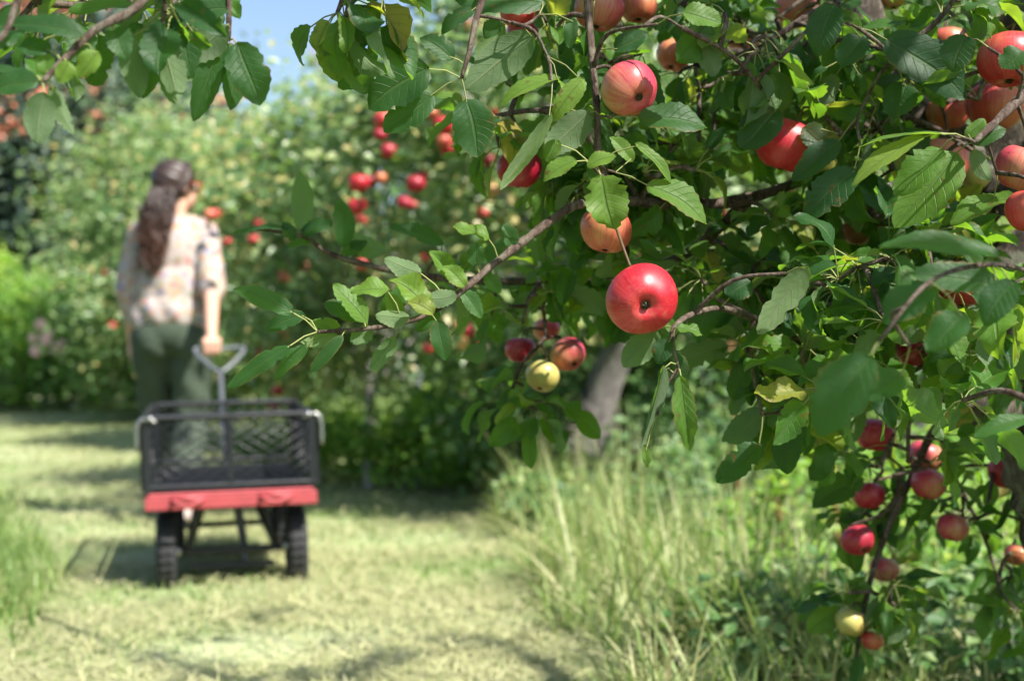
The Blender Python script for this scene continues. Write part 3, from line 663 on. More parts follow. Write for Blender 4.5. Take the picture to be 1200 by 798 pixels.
# --- leaves round the twig tip at the upper centre
K(503, 79, 430, 126, 52, 1.49, cam_=1, up=.2, rnd=.22, curl=.3); K(508, 110, 452, 158, 38, 1.50, rnd=.25, curl=.3, up=.3); K(531, 70, 493, 43, 29, 1.50, rnd=.2, curl=.2)
K(556, 12, 516, 40, 20, 1.52, rnd=.2, curl=.9); K(546, 116, 564, 184, 46, 1.49, cam_=1, up=.1, rnd=.2, curl=.3, fold=.25)
K(626, 40, 543, 102, 46, 1.53, under=True, cam_=1, up=.3, rnd=.15, curl=.4)
K(657, 92, 583, 127, 24, 1.50, up=1.0, rnd=.65, curl=.8); K(684, 92, 647, 142, 25, 1.50, up=.7, rnd=.7, curl=.8, side=.4); K(646, 132, 587, 224, 24, 1.48, under=True, cam_=.6, up=.2, rnd=.8, curl=.5, fold=.8, wave=.1, tw=.5)
K(676, 188, 636, 212, 26, 1.50, rnd=.8, up=.8); K(688, 196, 722, 182, 24, 1.49, rnd=.85, up=.8); K(704, 206, 718, 270, 50, 1.47, rnd=.6, up=.5, wave=.1, fold=.4)
K(744, 168, 786, 216, 20, 1.50, rnd=.6, up=1.2, fold=.6); K(757, 217, 828, 262, 38, 1.50, rnd=.5, up=.8, curl=.7); K(748, 138, 828, 150, 44, 1.55, rnd=.35, up=.7, curl=.4)
K(640, 4, 533, 4, 40, 1.56, rnd=.15, up=.5, curl=.5); K(588, 28, 566, 44, 22, 1.55, rnd=.3); K(672, 22, 667, 57, 17, 1.56, rnd=.3); K(690, 130, 640, 182, 40, 1.56, under=True, cam_=1, rnd=.3, curl=.3)
K(655, 165, 640, 190, 20, 1.52, rnd=.5); K(720, 60, 760, 40, 26, 1.6, rnd=.3); K(800, 15, 845, 30, 34, 1.5, rnd=.5, up=.7); K(660, 130, 668, 92, 22, 1.6, rnd=.35); K(742, 190, 715, 160, 18, 1.52, rnd=.6)
K(770, 130, 745, 118, 18, 1.6, rnd=.2); K(820, 40, 838, 90, 30, 1.6, rnd=.45, under=True)
# --- long branch to the left and its tip
K(344, 367, 273, 339, 28, 1.46, rnd=.28, up=.6, curl=.35); K(358, 369, 310, 386, 22, 1.48, rnd=.08, up=.4, curl=.5); K(341, 405, 266, 455, 24, 1.45, rnd=.18, up=.7, curl=.3, fold=.2)
K(363, 405, 321, 444, 23, 1.47, rnd=.3, up=.5, fold=.7, wave=.1); K(402, 393, 365, 438, 16, 1.46, rnd=.2, up=.4); K(431, 379, 389, 334, 28, 1.47, rnd=.55, up=.6, side=.3); K(424, 374, 379, 358, 26, 1.48, rnd=.12)
K(457, 340, 410, 342, 30, 1.48, rnd=.62, up=.9, wave=.1); K(500, 362, 458, 325, 38, 1.50, rnd=.7, up=.8, wave=.14, fold=.6); K(494, 319, 450, 303, 26, 1.52, rnd=.4, under=True, up=.6)
K(513, 375, 520, 423, 24, 1.49, rnd=.25, up=.2, curl=.3); K(464, 394, 432, 432, 21, 1.5, rnd=.45, under=True); K(574, 279, 531, 268, 24, 1.55, rnd=.6, up=1.0, wave=.12); K(530, 330, 505, 292, 26, 1.53, rnd=.55, wave=.12, fold=.7)
K(556, 312, 560, 284, 20, 1.54, rnd=.3); K(535, 345, 496, 350, 24, 1.50, rnd=.45, under=True); K(480, 372, 440, 368, 22, 1.48, rnd=.5, under=True); K(400, 386, 362, 378, 20, 1.49, rnd=.5); K(436, 384, 410, 400, 24, 1.49, rnd=.4, under=True)
K(540, 340, 566, 372, 20, 1.53, rnd=.4); K(515, 365, 488, 388, 22, 1.51, rnd=.35); K(600, 290, 590, 262, 20, 1.57, rnd=.3); K(395, 388, 352, 402, 20, 1.48, rnd=.5, under=True); K(450, 380, 478, 330, 26, 1.52, rnd=.45)
K(545, 336, 520, 310, 22, 1.52, rnd=.65, wave=.1); K(470, 376, 452, 345, 20, 1.5, rnd=.6); K(568, 318, 585, 345, 18, 1.56, rnd=.4); K(508, 368, 478, 352, 22, 1.47, rnd=.75, wave=.12)
# --- leaves of the farther soft branch
K(520, 288, 457, 264, 28, 1.9, rnd=.05, up=.9); K(403, 290, 397, 234, 25, 1.92, rnd=.15, up=.2); K(452, 296, 400, 272, 27, 1.95, rnd=.3, under=True); K(356, 272, 351, 200, 25, 1.92, rnd=.3, under=True, up=.1)
K(352, 275, 395, 262, 20, 1.92, rnd=.05); K(340, 268, 270, 276, 12, 1.9, rnd=.1, up=1.4); K(345, 282, 330, 262, 16, 1.9, rnd=.02); K(400, 300, 430, 282, 18, 1.95, rnd=.3); K(365, 284, 335, 292, 14, 1.92, rnd=.2, up=1)
# --- below the bright red apple
K(770, 386, 732, 432, 34, 1.53, under=True, cam_=1, up=.1, rnd=.4, curl=.3); K(786, 398, 768, 426, 24, 1.51, rnd=.08); K(778, 428, 749, 524, 26, 1.50, under=True, cam_=.7, up=.1, rnd=.2, fold=.9, curl=.3, side=-.4)
K(798, 440, 806, 529, 28, 1.49, rnd=.5, up=.1, curl=.3, fold=.5); K(793, 384, 823, 393, 18, 1.5, rnd=.5, up=1, wave=.12); K(757, 523, 757, 548, 10, 1.5, rnd=.6, curl=.4); K(776, 430, 762, 492, 14, 1.51, rnd=.55, side=.8); K(790, 410, 800, 448, 18, 1.52, rnd=.15); K(792, 392, 778, 372, 14, 1.54, rnd=.5)
# --- rosette at the right
K(1108, 158, 1007, 173, 16, 1.40, rnd=.55, up=1.3, cam_=.4, under=False, curl=.5); K(1084, 160, 996, 218, 30, 1.40, rnd=.72, up=1.1, curl=.45); K(1104, 174, 1049, 230, 42, 1.43, rnd=.5, up=.6, curl=.4); K(1122, 178, 1052, 270, 54, 1.47, rnd=.55, up=.3, curl=.3)
K(1138, 168, 1180, 152, 26, 1.46, rnd=.3); K(1140, 176, 1162, 212, 20, 1.46, rnd=.5, under=True); K(1132, 162, 1155, 140, 18, 1.46, rnd=.55)
K(912, 128, 868, 175, 46, 1.64, rnd=.1, up=.4); K(978, 6, 956, 66, 38, 1.6, rnd=.12, up=.3); K(1012, 42, 988, 80, 34, 1.6, rnd=.14); K(1036, 45, 1132, 118, 58, 1.62, rnd=.08, up=.5); K(1132, 42, 1117, 86, 38, 1.55, rnd=.08)
K(1062, 98, 1050, 140, 38, 1.65, rnd=.15); K(985, 165, 928, 212, 32, 1.66, rnd=.12); K(1003, 200, 942, 258, 44, 1.62, rnd=.14); K(1168, 232, 1112, 262, 34, 1.5, rnd=.55, up=.8); K(948, 312, 885, 390, 32, 1.50, rnd=.6, under=True, up=.2)
K(960, 168, 920, 150, 30, 1.7, rnd=.15); K(1085, 178, 1062, 150, 30, 1.75, rnd=.1); K(880, 330, 850, 345, 36, 1.62, rnd=.06); K(1200, 60, 1176, 82, 34, 1.45, rnd=.3); K(940, 150, 968, 175, 30, 1.68, rnd=.2)
# --- nearer blurred leaves
K(1172, 300, 1028, 286, 40, 1.16, rnd=.3, up=.9); K(1092, 338, 1034, 378, 46, 1.14, rnd=.03); K(1132, 368, 1088, 412, 46, 1.10, rnd=.2, up=.8); K(1022, 418, 953, 508, 62, 1.04, rnd=.1, up=.4, cam_=1); K(1172, 335, 1068, 326, 42, 1.2, rnd=.08); K(1207, 490, 1140, 512, 24, 1.3, rnd=.4, up=.7)
K(1190, 330, 1150, 380, 40, 1.18, rnd=.05); K(1060, 440, 1010, 470, 40, 1.15, rnd=.15)
K(892, 520, 842, 568, 34, 1.7, rnd=.2); K(893, 478, 848, 520, 34, 1.75, rnd=.25, under=True); K(926, 490, 921, 556, 34, 1.75, rnd=.15); K(1012, 562, 950, 592, 38, 2.1, rnd=.2); K(950, 440, 900, 500, 46, 1.75, rnd=.45, under=True)
K(880, 420, 862, 470, 34, 1.8, rnd=.3); K(1000, 470, 985, 520, 40, 1.85, rnd=.3, under=True)

REG = [(650, 25, 80, 40, 1.62, 1.9, 9), (690, 190, 70, 60, 1.62, 1.9, 11), (800, 50, 100, 60, 1.62, 2.2, 22), (900, 35, 110, 55, 1.7, 2.3, 22), (850, 150, 70, 60, 1.7, 2.2, 11),
       (1000, 100, 120, 90, 1.68, 2.2, 34), (1130, 50, 90, 70, 1.6, 2.2, 20), (1110, 250, 90, 80, 1.65, 2.1, 22), (980, 250, 80, 55, 1.75, 2.1, 14), (1060, 360, 130, 70, 1.5, 2.1, 30), (1130, 400, 80, 70, 1.4, 2.0, 12),
       (920, 440, 60, 60, 1.6, 2.0, 13), (960, 350, 80, 50, 1.7, 2.1, 10), (620, 345, 90, 40, 1.85, 2.2, 13), (790, 315, 90, 40, 1.85, 2.2, 14), (625, 470, 40, 20, 1.95, 2.1, 4), (720, 215, 90, 50, 1.75, 2.0, 12), (600, 110, 50, 70, 1.7, 1.9, 5), (880, 330, 60, 40, 1.7, 2.1, 6),
       (1050, 510, 80, 50, 1.9, 2.3, 12), (1050, 600, 60, 50, 2.15, 2.35, 8), (1140, 590, 40, 60, 2.1, 2.35, 5), (1010, 710, 50, 50, 2.15, 2.3, 8), (1195, 600, 25, 100, 2.1, 2.4, 5), (425, 8, 36, 16, 1.36, 1.5, 4), (990, 440, 60, 40, 1.5, 1.9, 8), (1185, 690, 30, 40, 2.2, 2.4, 3)]
for (cx, cy, rx, ry, d0, d1, n) in REG:
    for i in range(int(n * 1.3)):
        a = random.uniform(0, 6.28); q = math.sqrt(random.random()); p = P(cx + rx * q * math.cos(a), cy + ry * q * math.sin(a), random.uniform(d0, d1))
        twig_to(TW, sk, p); s_ = sk.near(p + Vector((0, 0, .1))); od = Vector((random.gauss(0, .6), random.gauss(-.3, .6), random.gauss(-.2, .5)))
        rosette(HI if d0 < 1.95 else LO, p, od, random.randint(5, 8), .065, rmean=.48)
for sp_ in APPLE_STEMS:
    twig_to(TW, sk, sp_, .0016)
kid(HI.build('foliage', M['leaf'], None, 16, 6))
# crown above and round the photo's frame: its twigs grow from wood that is itself outside the frame, or from the heavy limbs
sk_full = sk; sk = Skel()
for p_, r_ in zip(sk_full.p, sk_full.r):
    ux_, uy_, ud_ = project(p_)
    if uy_ < -40 or ux_ > 1240 or r_ > .024: sk.p.append(p_); sk.r.append(r_)
CR = Leaves()
cr = random.Random(5); cnt = 0
while cnt < 230:
    x = cr.gauss(.75, .75); y = cr.gauss(1.9, .75); z = cr.uniform(1.25, 2.7)
    if y < .55 or x < -.75 or ((x - .8) / 1.7) ** 2 + ((y - 2.0) / 1.5) ** 2 + ((z - 1.5) / 1.3) ** 2 > 1: continue
    px, py, d = project((x, y, z))
    if -120 < px < 1320 and py > -135: continue
    sx_, sy_ = x - SUN.x / SUN.z * z, y - SUN.y / SUN.z * z
    if -1.7 < sx_ < .3 and 2.5 < sy_ < 5.3 and cr.random() < .92: continue
    if x < .15 and cr.random() < .5: continue
    cnt += 1; p = Vector((x, y, z))
    if blocks_sun(p): continue
    twig_to(TW, sk, p, .003); rosette(CR, p, Vector((cr.gauss(0, .6), cr.gauss(0, .6), cr.gauss(.3, .4))), 7, .085)
# right-hand part of the crown, outside the frame
for i in range(50):
    z = random.uniform(.6, 1.4); y = random.uniform(1.3, 2.9); x = y * .36 + random.uniform(.12, 1.0)
    p = Vector((x, y, z))
    twig_to(TW, sk, p, .003); rosette(CR, p, Vector((random.gauss(0, .6), random.gauss(0, .6), 0)), 6, .085)
kid(LO.build('foliage', M['leaf'], None, 8, 4)); kid(CR.build('foliage', M['leaf'], None, 6, 2)); tag(kid(TW.build('twigs', M['twig'])), kind='stuff')

# ------------------------------------------------------------------ the tree whose branch hangs in at the upper left
tree2 = empty('apple_tree', ground_pt(-1.75, 1.55))
tag(tree2, 'apple tree reaching in at the upper left, only its leafy branch tips showing', 'tree', 'apple trees of the orchard')
sk = Skel(); TW = MB(); HI = Leaves(); CR = Leaves()
kid2 = lambda o: kid(o, tree2)
kid2(limb(sk, [(-1.75, 1.55, -.03), (-1.72, 1.52, .4), (-1.62, 1.5, .9), (-1.5, 1.5, 1.3)], .085, .06, 'trunk', M['bark'], None, 6, 16))
kid2(limb(sk, [(-1.5, 1.5, 1.3), (-1.2, 1.4, 1.45), (-.9, 1.3, 1.42), P(120, -190, 1.25), P(185, -80, 1.22), P(168, 0, 1.2), P(112, 35, 1.18), P(77, 68, 1.16), P(49, 97, 1.15)], .008, .0022, 'branch', M['twig'], None, 6, 9))
kid2(limb(sk, [P(190, -70, 1.22), P(196, -30, 1.25), P(193, 5, 1.26), P(190, 35, 1.27)], .004, .002, 'branch', M['twig'], None, 5, 7))
kid2(limb(sk, [P(168, -150, 1.25), P(230, -110, 1.3), P(266, -40, 1.32), P(268, 10, 1.32), P(268, 48, 1.32)], .006, .002, 'branch', M['twig'], None, 5, 7))
kid2(limb(sk, [P(77, -60, 1.2), P(30, -20, 1.15), P(5, 40, 1.12), P(-30, 60, 1.1)], .004, .002, 'branch', M['twig'], None, 5, 7))
kid2(limb(sk, [(-1.5, 1.5, 1.3), (-1.8, 1.7, 1.7), (-2.0, 1.9, 2.2)], .05, .01, 'branch', M['bark'], None, 5, 9))
kid2(limb(sk, [(-1.5, 1.5, 1.3), (-1.4, 1.1, 1.7), (-1.3, .9, 2.1)], .04, .01, 'branch', M['bark'], None, 5, 9))
K(278, 50, 302, 125, 46, 1.30, rnd=.3, up=.1, curl=.3); K(270, 50, 272, 130, 34, 1.32, rnd=.25, up=.1, curl=.3, side=.5); K(266, 30, 214, 75, 40, 1.30, rnd=.15, under=True, curl=.3); K(260, 50, 224, 142, 30, 1.31, rnd=.25, up=.1, curl=.3)
K(190, 38, 205, 118, 34, 1.26, rnd=.4, up=.1, under=True); K(182, 40, 168, 116, 34, 1.26, rnd=.35, up=.1); K(150, 40, 162, 115, 30, 1.24, rnd=.35, up=.1, under=True); K(52, 108, 40, 168, 36, 1.14, rnd=.1, under=True, up=.1, cam_=1, curl=.3)
K(80, 72, 70, 98, 22, 1.15, rnd=.9, up=.9, side=.6); K(46, 96, -10, 108, 32, 1.14, rnd=.15); K(40, 90, -20, 84, 20, 1.15, rnd=.03, up=1.2); K(100, 40, 10, 30, 30, 1.16, rnd=.12, up=.6); K(115, 60, 92, 92, 26, 1.17, rnd=.7)
K(60, 100, 86, 158, 18, 1.16, rnd=.4, under=True); K(230, 10, 170, 50, 36, 1.28, rnd=.2); K(270, 10, 215, 20, 34, 1.32, rnd=.2); K(130, 30, 150, 70, 30, 1.2, rnd=.3); K(205, 20, 225, 90, 34, 1.28, rnd=.2); K(200, 60, 204, 122, 26, 1.3, rnd=.4, under=True)
K(240, 40, 196, 100, 40, 1.33, rnd=.2, under=True); K(60, 60, 20, 55, 26, 1.16, rnd=.1); K(55, 90, 52, 60, 20, 1.16, rnd=.5)
for (cx, cy, rx, ry, d0, d1, n) in [(125, 8, 110, 18, 1.2, 1.45, 7), (25, 50, 40, 20, 1.2, 1.4, 2), (225, 2, 40, 14, 1.25, 1.4, 3)]:
    for i in range(n):
        a = random.uniform(0, 6.28); q = math.sqrt(random.random()); p = P(cx + rx * q * math.cos(a), cy + ry * q * math.sin(a), random.uniform(d0, d1))
        twig_to(TW, sk, p); rosette(HI, p, Vector((random.gauss(0, .6), random.gauss(-.2, .6), random.gauss(-.3, .4))), 5, .055, rmean=.35)
for i in range(330):
    th = random.uniform(0, 6.28); x = -1.75 + math.cos(th) * 1.05 * random.random() ** .5; y = 1.6 + math.sin(th) * 1.1 * random.random() ** .5; z = random.uniform(.95, 2.5)
    px, py, d = project((x, y, z))
    if y < .4 or (px > -170 and py > -230): continue
    twig_to(TW, sk, (x, y, z), .003); rosette(CR, (x, y, z), Vector((random.gauss(0, .6), random.gauss(0, .6), .2)), 7, .085, guard=False)
kid2(HI.build('foliage', M['leaf'], None, 16, 6)); kid2(CR.build('foliage', M['leaf'], None, 6, 2)); tag(kid2(TW.build('twigs', M['twig'])), kind='stuff')

# orchard apples behind: x, y, r, distance, skin, label
BG = 'apples on the tree hung with many red apples'; BW = 'apples on the trees beside the woman'; BR = 'apples on the tree with the leaning trunk'
FARLIST = [
    (420, 215, 12.5, 7.2, 'a_red', 'bright red blurred apple right above another, left of the upright leaf of the soft branch', BG),
    (418, 242, 12, 7.2, 'a_red', 'pinkish red blurred apple directly below a bright red one', BG),
    (424, 258, 7, 7.3, 'a_orange', 'small orange apple below the two bright red ones', BG),
    (433, 212, 9, 7.35, 'a_dark', 'dull red apple touching the right side of the bright red one', BG),
    (446, 209, 8, 7.3, 'a_orange', 'orange-pink blurred apple third in the row with the bright red one', BG),
    (449, 141, 12, 7.2, 'a_red', 'red blurred apple just under the pair of dark leaves', BG),
    (455, 177, 10, 7.3, 'a_dark', 'dull red blurred apple below the one under the dark leaves', BG),
    (445, 158, 8, 7.35, 'a_dark', 'dark apple in shade between two red ones under the dark leaves', BG),
    (519, 147, 12.5, 7.2, 'a_red', 'red blurred apple left of the drooping dark leaf', BG),
    (520, 165, 9, 7.2, 'a_orange', 'pinkish orange apple under the red one left of the drooping leaf', BG),
    (524, 174, 9, 7.25, 'a_red', 'lower red apple of the small cluster left of the drooping leaf', BG),
    (506, 133, 8, 7.3, 'a_orange', 'small salmon apple above left of the red one by the drooping leaf', BG),
    (487, 216, 12, 7.25, 'a_dark', 'crimson blurred apple in the middle of the tree hung with red apples', BG),
    (494, 208, 8, 7.35, 'a_red', 'rosy apple partly behind the crimson one', BG),
    (474, 238, 9.5, 7.2, 'a_dark', 'dark pink apple lower left of the crimson one', BG),
    (484, 240, 6, 7.2, 'a_pink', 'small pale pink apple beside the dark pink one', BG),
    (575, 132, 7.5, 7.4, 'a_red', 'small red apple right of the drooping dark leaf', BG),
    (572, 188, 8, 7.4, 'a_dark', 'small dark apple below right of the drooping leaf\'s tip', BG),
    (576, 223, 9.5, 7.2, 'a_yellow', 'yellow apple with a red cheek left of the dark red shaded apple', BG),
    (565, 250, 7.5, 7.3, 'a_orange', 'orange blurred apple under the yellow one', BG),
    (498, 302, 6, 7.3, 'a_orange', 'small orange dot of an apple above the lit crumpled leaves of the long branch', BG),
    (424, 310, 8, 7.4, 'a_orange', 'dull orange apple behind the soft branch', BG),
    (548, 388, 9, 7.3, 'a_dark', 'dark red apple right of the leaf hanging from the long branch', BG),
    (541, 402, 8.5, 7.2, 'a_yellow', 'yellow apple right of the leaf hanging from the long branch', BG),
    (539, 381, 7, 7.25, 'a_yellow', 'small greenish yellow apple touching the dark red one below the long branch', BG),
    (553, 413, 7.5, 7.3, 'a_dark', 'muted red apple below the yellow one under the long branch', BG),
    (502, 408, 6.5, 7.3, 'a_red', 'small red apple left of the leaf hanging from the long branch', BG),
    (563, 408, 6.5, 7.4, 'a_red', 'small reddish apple farthest right in the group below the long branch', BG),
    (333, 324, 8.5, 9.6, 'a_orange', 'bright orange apple above the leaves of the long branch\'s tip', BW),
    (357, 313, 7.5, 9.7, 'a_orange', 'dull brownish apple right of the bright orange one', BW),
    (298, 282, 7.5, 9.6, 'a_red', 'red apple beside the leaf tip of the soft branch', BW),
    (303, 262, 6, 9.7, 'a_red', 'small red apple above the soft branch\'s tip', BW),
    (266, 284, 6, 10.0, 'a_red', 'small red apple just right of the woman\'s shoulder', BW),
    (246, 252, 8, 10.0, 'a_orange', 'orange apple close to the woman\'s chin', BW),
    (254, 250, 6.5, 10.1, 'a_orange', 'pale orange apple behind the one near the woman\'s chin', BW),
    (367, 265, 6, 9.7, 'a_red', 'small rusty red apple beside the upright leaf', BW),
    (331, 391, 6.5, 9.6, 'a_red', 'small red apple under the tip of the long branch', BW),
    (304, 413, 6, 9.6, 'a_red', 'small red apple between the two lowest leaves of the long branch', BW),
    (305, 425, 6, 9.7, 'a_dark', 'small dark red apple above the wagon\'s front right corner', BW),
    (325, 458, 7.5, 9.6, 'a_red', 'pinkish red apple just above the wagon\'s front rail', BW),
    (320, 476, 6.5, 9.6, 'a_dark', 'pink apple seen over the wagon rail below another', BW),
    (376, 390, 7, 9.5, 'a_red', 'small red apple behind the twig of the long branch', BW),
    (131, 382, 5, 13.5, 'a_red', 'tiny red apple left of the woman\'s sleeve', BW),
    (123, 320, 5, 13.6, 'a_red', 'tiny red apple far left of the woman at shoulder height', BW),
    (767, 268, 11.5, 5.75, 'a_red', 'red blurred apple right of the yellow-orange one, in the shaded tree behind', BR),
    (753, 292, 8.5, 5.9, 'a_orange', 'dull orange apple just above the bright red apple\'s right shoulder', BR),
    (838, 250, 10.5, 5.8, 'a_orange', 'orange-red blurred apple in the dark leaves right of the red one', BR),
    (618, 358, 8, 5.9, 'a_red', 'small reddish apple above the bunch of four', BR),
    (858, 302, 8, 5.9, 'a_yellow', 'dim yellow apple deep in the shade right of the bright red apple', BR),
    (886, 307, 8, 5.9, 'a_yellow', 'bright yellow-green apple in the shade farther right of the bright red apple', BR),
    (920, 222, 10, 8.0, 'a_orange', 'orange blurred apple beside the pale sunlit foliage', BR),
    (948, 258, 7, 8.0, 'a_orange', 'small orange apple under the near dark leaves in the gap', BR),
    (550, 30, 8, 9.0, 'a_orange', 'faint orange apple near the top between leaves', BG)]
FARLIST = [(x, y, r_, d - (.9 if gr in (BG, BR) and d > 6 else .35 if gr == BR else .5), sk_, lab, gr) for (x, y, r_, d, sk_, lab, gr) in FARLIST]
FARFRUIT = [(x, y, r_, d) for (x, y, r_, d, *_) in FARLIST] + [(738 - 7.0 * i, 390 + 16.5 * i, 24, 6.9) for i in range(9)]
for (x, y, r_, d, sk_, lab, gr) in FARLIST:
    apple(x, y, r_ * 1.0, d, sk_, label=lab, group=gr, low=True, spin=random.uniform(-2.6, -.9))

# ------------------------------------------------------------------ trees and shrubs behind
def far_tree(name, label, cat, loc, H, R, z0, n, leaf, mat, group=None, lean=(0, 0), trunk_r=.07, clumps=90, cl=.2, updir=.6, berries=0, bmat='bark_grey', rmean=.45, trunk_pts=None, squash=1.0, crown_dx=(0, 0)):
    g = ground_pt(*loc); root = empty(name, g); tag(root, label, cat, group)
    cz = g.z + (H + z0) / 2; hz = (H - z0) / 2; c = np.array([g.x + lean[0] + crown_dx[0], g.y + lean[1] + crown_dx[1], cz])
    top = Vector(c); top.z = g.z + z0 + .55 * (H - z0)
    pts = trunk_pts or [g - Vector((0, 0, .08)), g.lerp(top, .35) + Vector((random.gauss(0, .05), 0, 0)), top]
    q = spline(pts, 6); mb = MB(); m = len(q); mb.tube(q, [trunk_r * (1.15 - .75 * i / (m - 1)) for i in range(m)], 12)
    t_ = mb.build('trunk', M[bmat]); kid(t_, root)
    # clump centres inside a lumpy ellipsoid
    d = nrm(rng.normal(0, 1, (clumps, 3))); rad = rng.uniform(.25, 1.0, clumps) ** .45
    lump = 1 + .24 * np.sin(d[:, 0] * 5 + loc[0] * 3) * np.cos(d[:, 2] * 4 + loc[1]) + rng.normal(0, .07, clumps)
    C = c + d * (rad * lump)[:, None] * np.array([R, R * squash, hz])
    lb = MB(); f0 = q[m // 2:]
    for i in range(0, clumps, max(1, clumps // 34)):
        a = random.choice(f0); e = Vector(C[i]); mm = (a + e) / 2 + Vector((random.gauss(0, .05), random.gauss(0, .05), .08)) * R
        lb.tube(spline([a, mm, e], 4), [trunk_r * .28] * 3 + [trunk_r * .2] * 3 + [trunk_r * .1] * 3, 5)
    tag(kid(lb.build('limbs', M[bmat]), root), kind='stuff')
    idx = rng.integers(0, clumps, n); pos = C[idx] + rng.normal(0, 1, (n, 3)) * cl * np.array([1, 1, .75]) * rng.uniform(.5, 1.3, clumps)[idx][:, None]
    pos = pos[pos[:, 2] > g.z + .05]; idx = idx[:len(pos)]; n = len(pos)
    Mx = np.array(Matrix.Rotation(-(PI / 2 + PITCH), 3, 'X')); q3 = (pos - np.array(CAM)) @ Mx.T; dd = -q3[:, 2]
    ux = 600 + q3[:, 0] / dd * F; uy = 399 - q3[:, 1] / dd * F; ok = np.ones(len(pos), bool)
    for (ax, ay, ar, ad) in FARFRUIT: ok &= ~((dd < ad + .03) & (np.hypot(ux - ax, uy - ay) < ar * 1.2) & (rng.uniform(0, 1, len(pos)) < .86))
    sn = np.array(SUN)
    for i_ in range(5):
        T_ = np.array(P(738 - 14 * i_, 390 + 33 * i_, 6.9)); v_ = pos - T_; t_2 = v_ @ sn; rr_ = np.linalg.norm(v_ - t_2[:, None] * sn, axis=1)
        ok &= ~((t_2 > .1) & (rr_ < .17) & (rng.uniform(0, 1, len(pos)) < .9))
    for (T_, tr_) in (((-.75, 8.4, .3), .36), ((-1.1, 8.6, .2), .3), ((-.3, 7.6, .35), .25)):
        v_ = pos - np.array(T_); t_2 = v_ @ sn; rr_ = np.linalg.norm(v_ - t_2[:, None] * sn, axis=1)
        ok &= ~((t_2 > .45) & (rr_ < tr_) & (rng.uniform(0, 1, len(pos)) < .75))
    for (ax, ay, ar, ad) in FARFRUIT[:-9]:
        T_ = np.array(P(ax, ay, ad)); v_ = pos - T_; t_2 = v_ @ sn; rr_ = np.linalg.norm(v_ - t_2[:, None] * sn, axis=1)
        ok &= ~((t_2 > 0) & (t_2 < 1.6) & (rr_ < .07) & (rng.uniform(0, 1, len(pos)) < .85))
    pos = pos[ok]; idx = idx[ok]; n = len(pos)
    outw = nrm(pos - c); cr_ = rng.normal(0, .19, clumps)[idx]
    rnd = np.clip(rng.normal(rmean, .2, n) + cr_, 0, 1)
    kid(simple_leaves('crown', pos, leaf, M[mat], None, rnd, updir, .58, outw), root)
    if berries:
        ii = rng.integers(0, clumps, berries); bb = MB(); sel = C[ii]
        k2 = sel[:, 2] > cz - hz * .25
        bp = []
        for p in sel[k2]:
            p = Vector(p) + (Vector(p) - Vector(c)).normalized() * cl * 1.3 + Vector((random.gauss(0, cl), -cl * 2.2, random.gauss(0, cl)))
            for _ in range(16): bp.append(tuple(p + Vector([random.gauss(0, .09) for _ in range(3)])))
        bp = np.array(bp); kid(simple_leaves('berry_clusters', bp, .11, M['berry'], None, np.zeros(len(bp)), 0, 1.0, kind='stuff'), root)
    return root
GT = 'apple trees of the orchard'; GB = 'trees beyond the end of the path'
g = ground_pt(.22, 7.1)
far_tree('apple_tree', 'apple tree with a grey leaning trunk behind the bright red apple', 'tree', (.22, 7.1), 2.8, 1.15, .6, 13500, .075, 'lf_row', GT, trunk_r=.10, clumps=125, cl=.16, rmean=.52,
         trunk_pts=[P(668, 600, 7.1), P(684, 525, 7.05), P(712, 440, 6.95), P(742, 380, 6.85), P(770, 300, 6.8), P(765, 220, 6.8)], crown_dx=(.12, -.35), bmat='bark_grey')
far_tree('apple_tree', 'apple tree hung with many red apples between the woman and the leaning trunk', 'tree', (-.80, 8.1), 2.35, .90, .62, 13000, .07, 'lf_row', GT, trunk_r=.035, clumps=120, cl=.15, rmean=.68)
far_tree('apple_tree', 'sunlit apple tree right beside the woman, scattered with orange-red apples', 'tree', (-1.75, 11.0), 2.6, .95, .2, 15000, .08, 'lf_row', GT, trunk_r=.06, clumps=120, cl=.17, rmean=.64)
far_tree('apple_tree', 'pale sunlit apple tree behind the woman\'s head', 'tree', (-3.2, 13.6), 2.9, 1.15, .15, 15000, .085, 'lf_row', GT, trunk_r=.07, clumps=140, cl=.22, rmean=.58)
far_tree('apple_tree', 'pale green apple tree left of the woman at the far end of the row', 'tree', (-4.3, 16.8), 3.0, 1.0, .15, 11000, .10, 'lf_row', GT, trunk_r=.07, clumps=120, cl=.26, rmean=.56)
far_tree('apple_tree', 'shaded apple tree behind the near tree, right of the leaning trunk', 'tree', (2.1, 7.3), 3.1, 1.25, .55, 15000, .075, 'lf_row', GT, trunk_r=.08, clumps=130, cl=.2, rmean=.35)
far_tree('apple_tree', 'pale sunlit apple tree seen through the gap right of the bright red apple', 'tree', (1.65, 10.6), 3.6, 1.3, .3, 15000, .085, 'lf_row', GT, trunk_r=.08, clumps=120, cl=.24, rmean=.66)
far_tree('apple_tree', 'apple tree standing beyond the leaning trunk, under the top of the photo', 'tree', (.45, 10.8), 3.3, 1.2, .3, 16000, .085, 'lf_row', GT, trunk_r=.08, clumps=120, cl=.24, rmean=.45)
far_tree('apple_tree', 'apple tree beyond the trunk at the photo\'s right edge', 'tree', (4.1, 9.5), 3.6, 1.5, .3, 13000, .085, 'lf_row', GT, trunk_r=.08, clumps=110, cl=.26, rmean=.5)
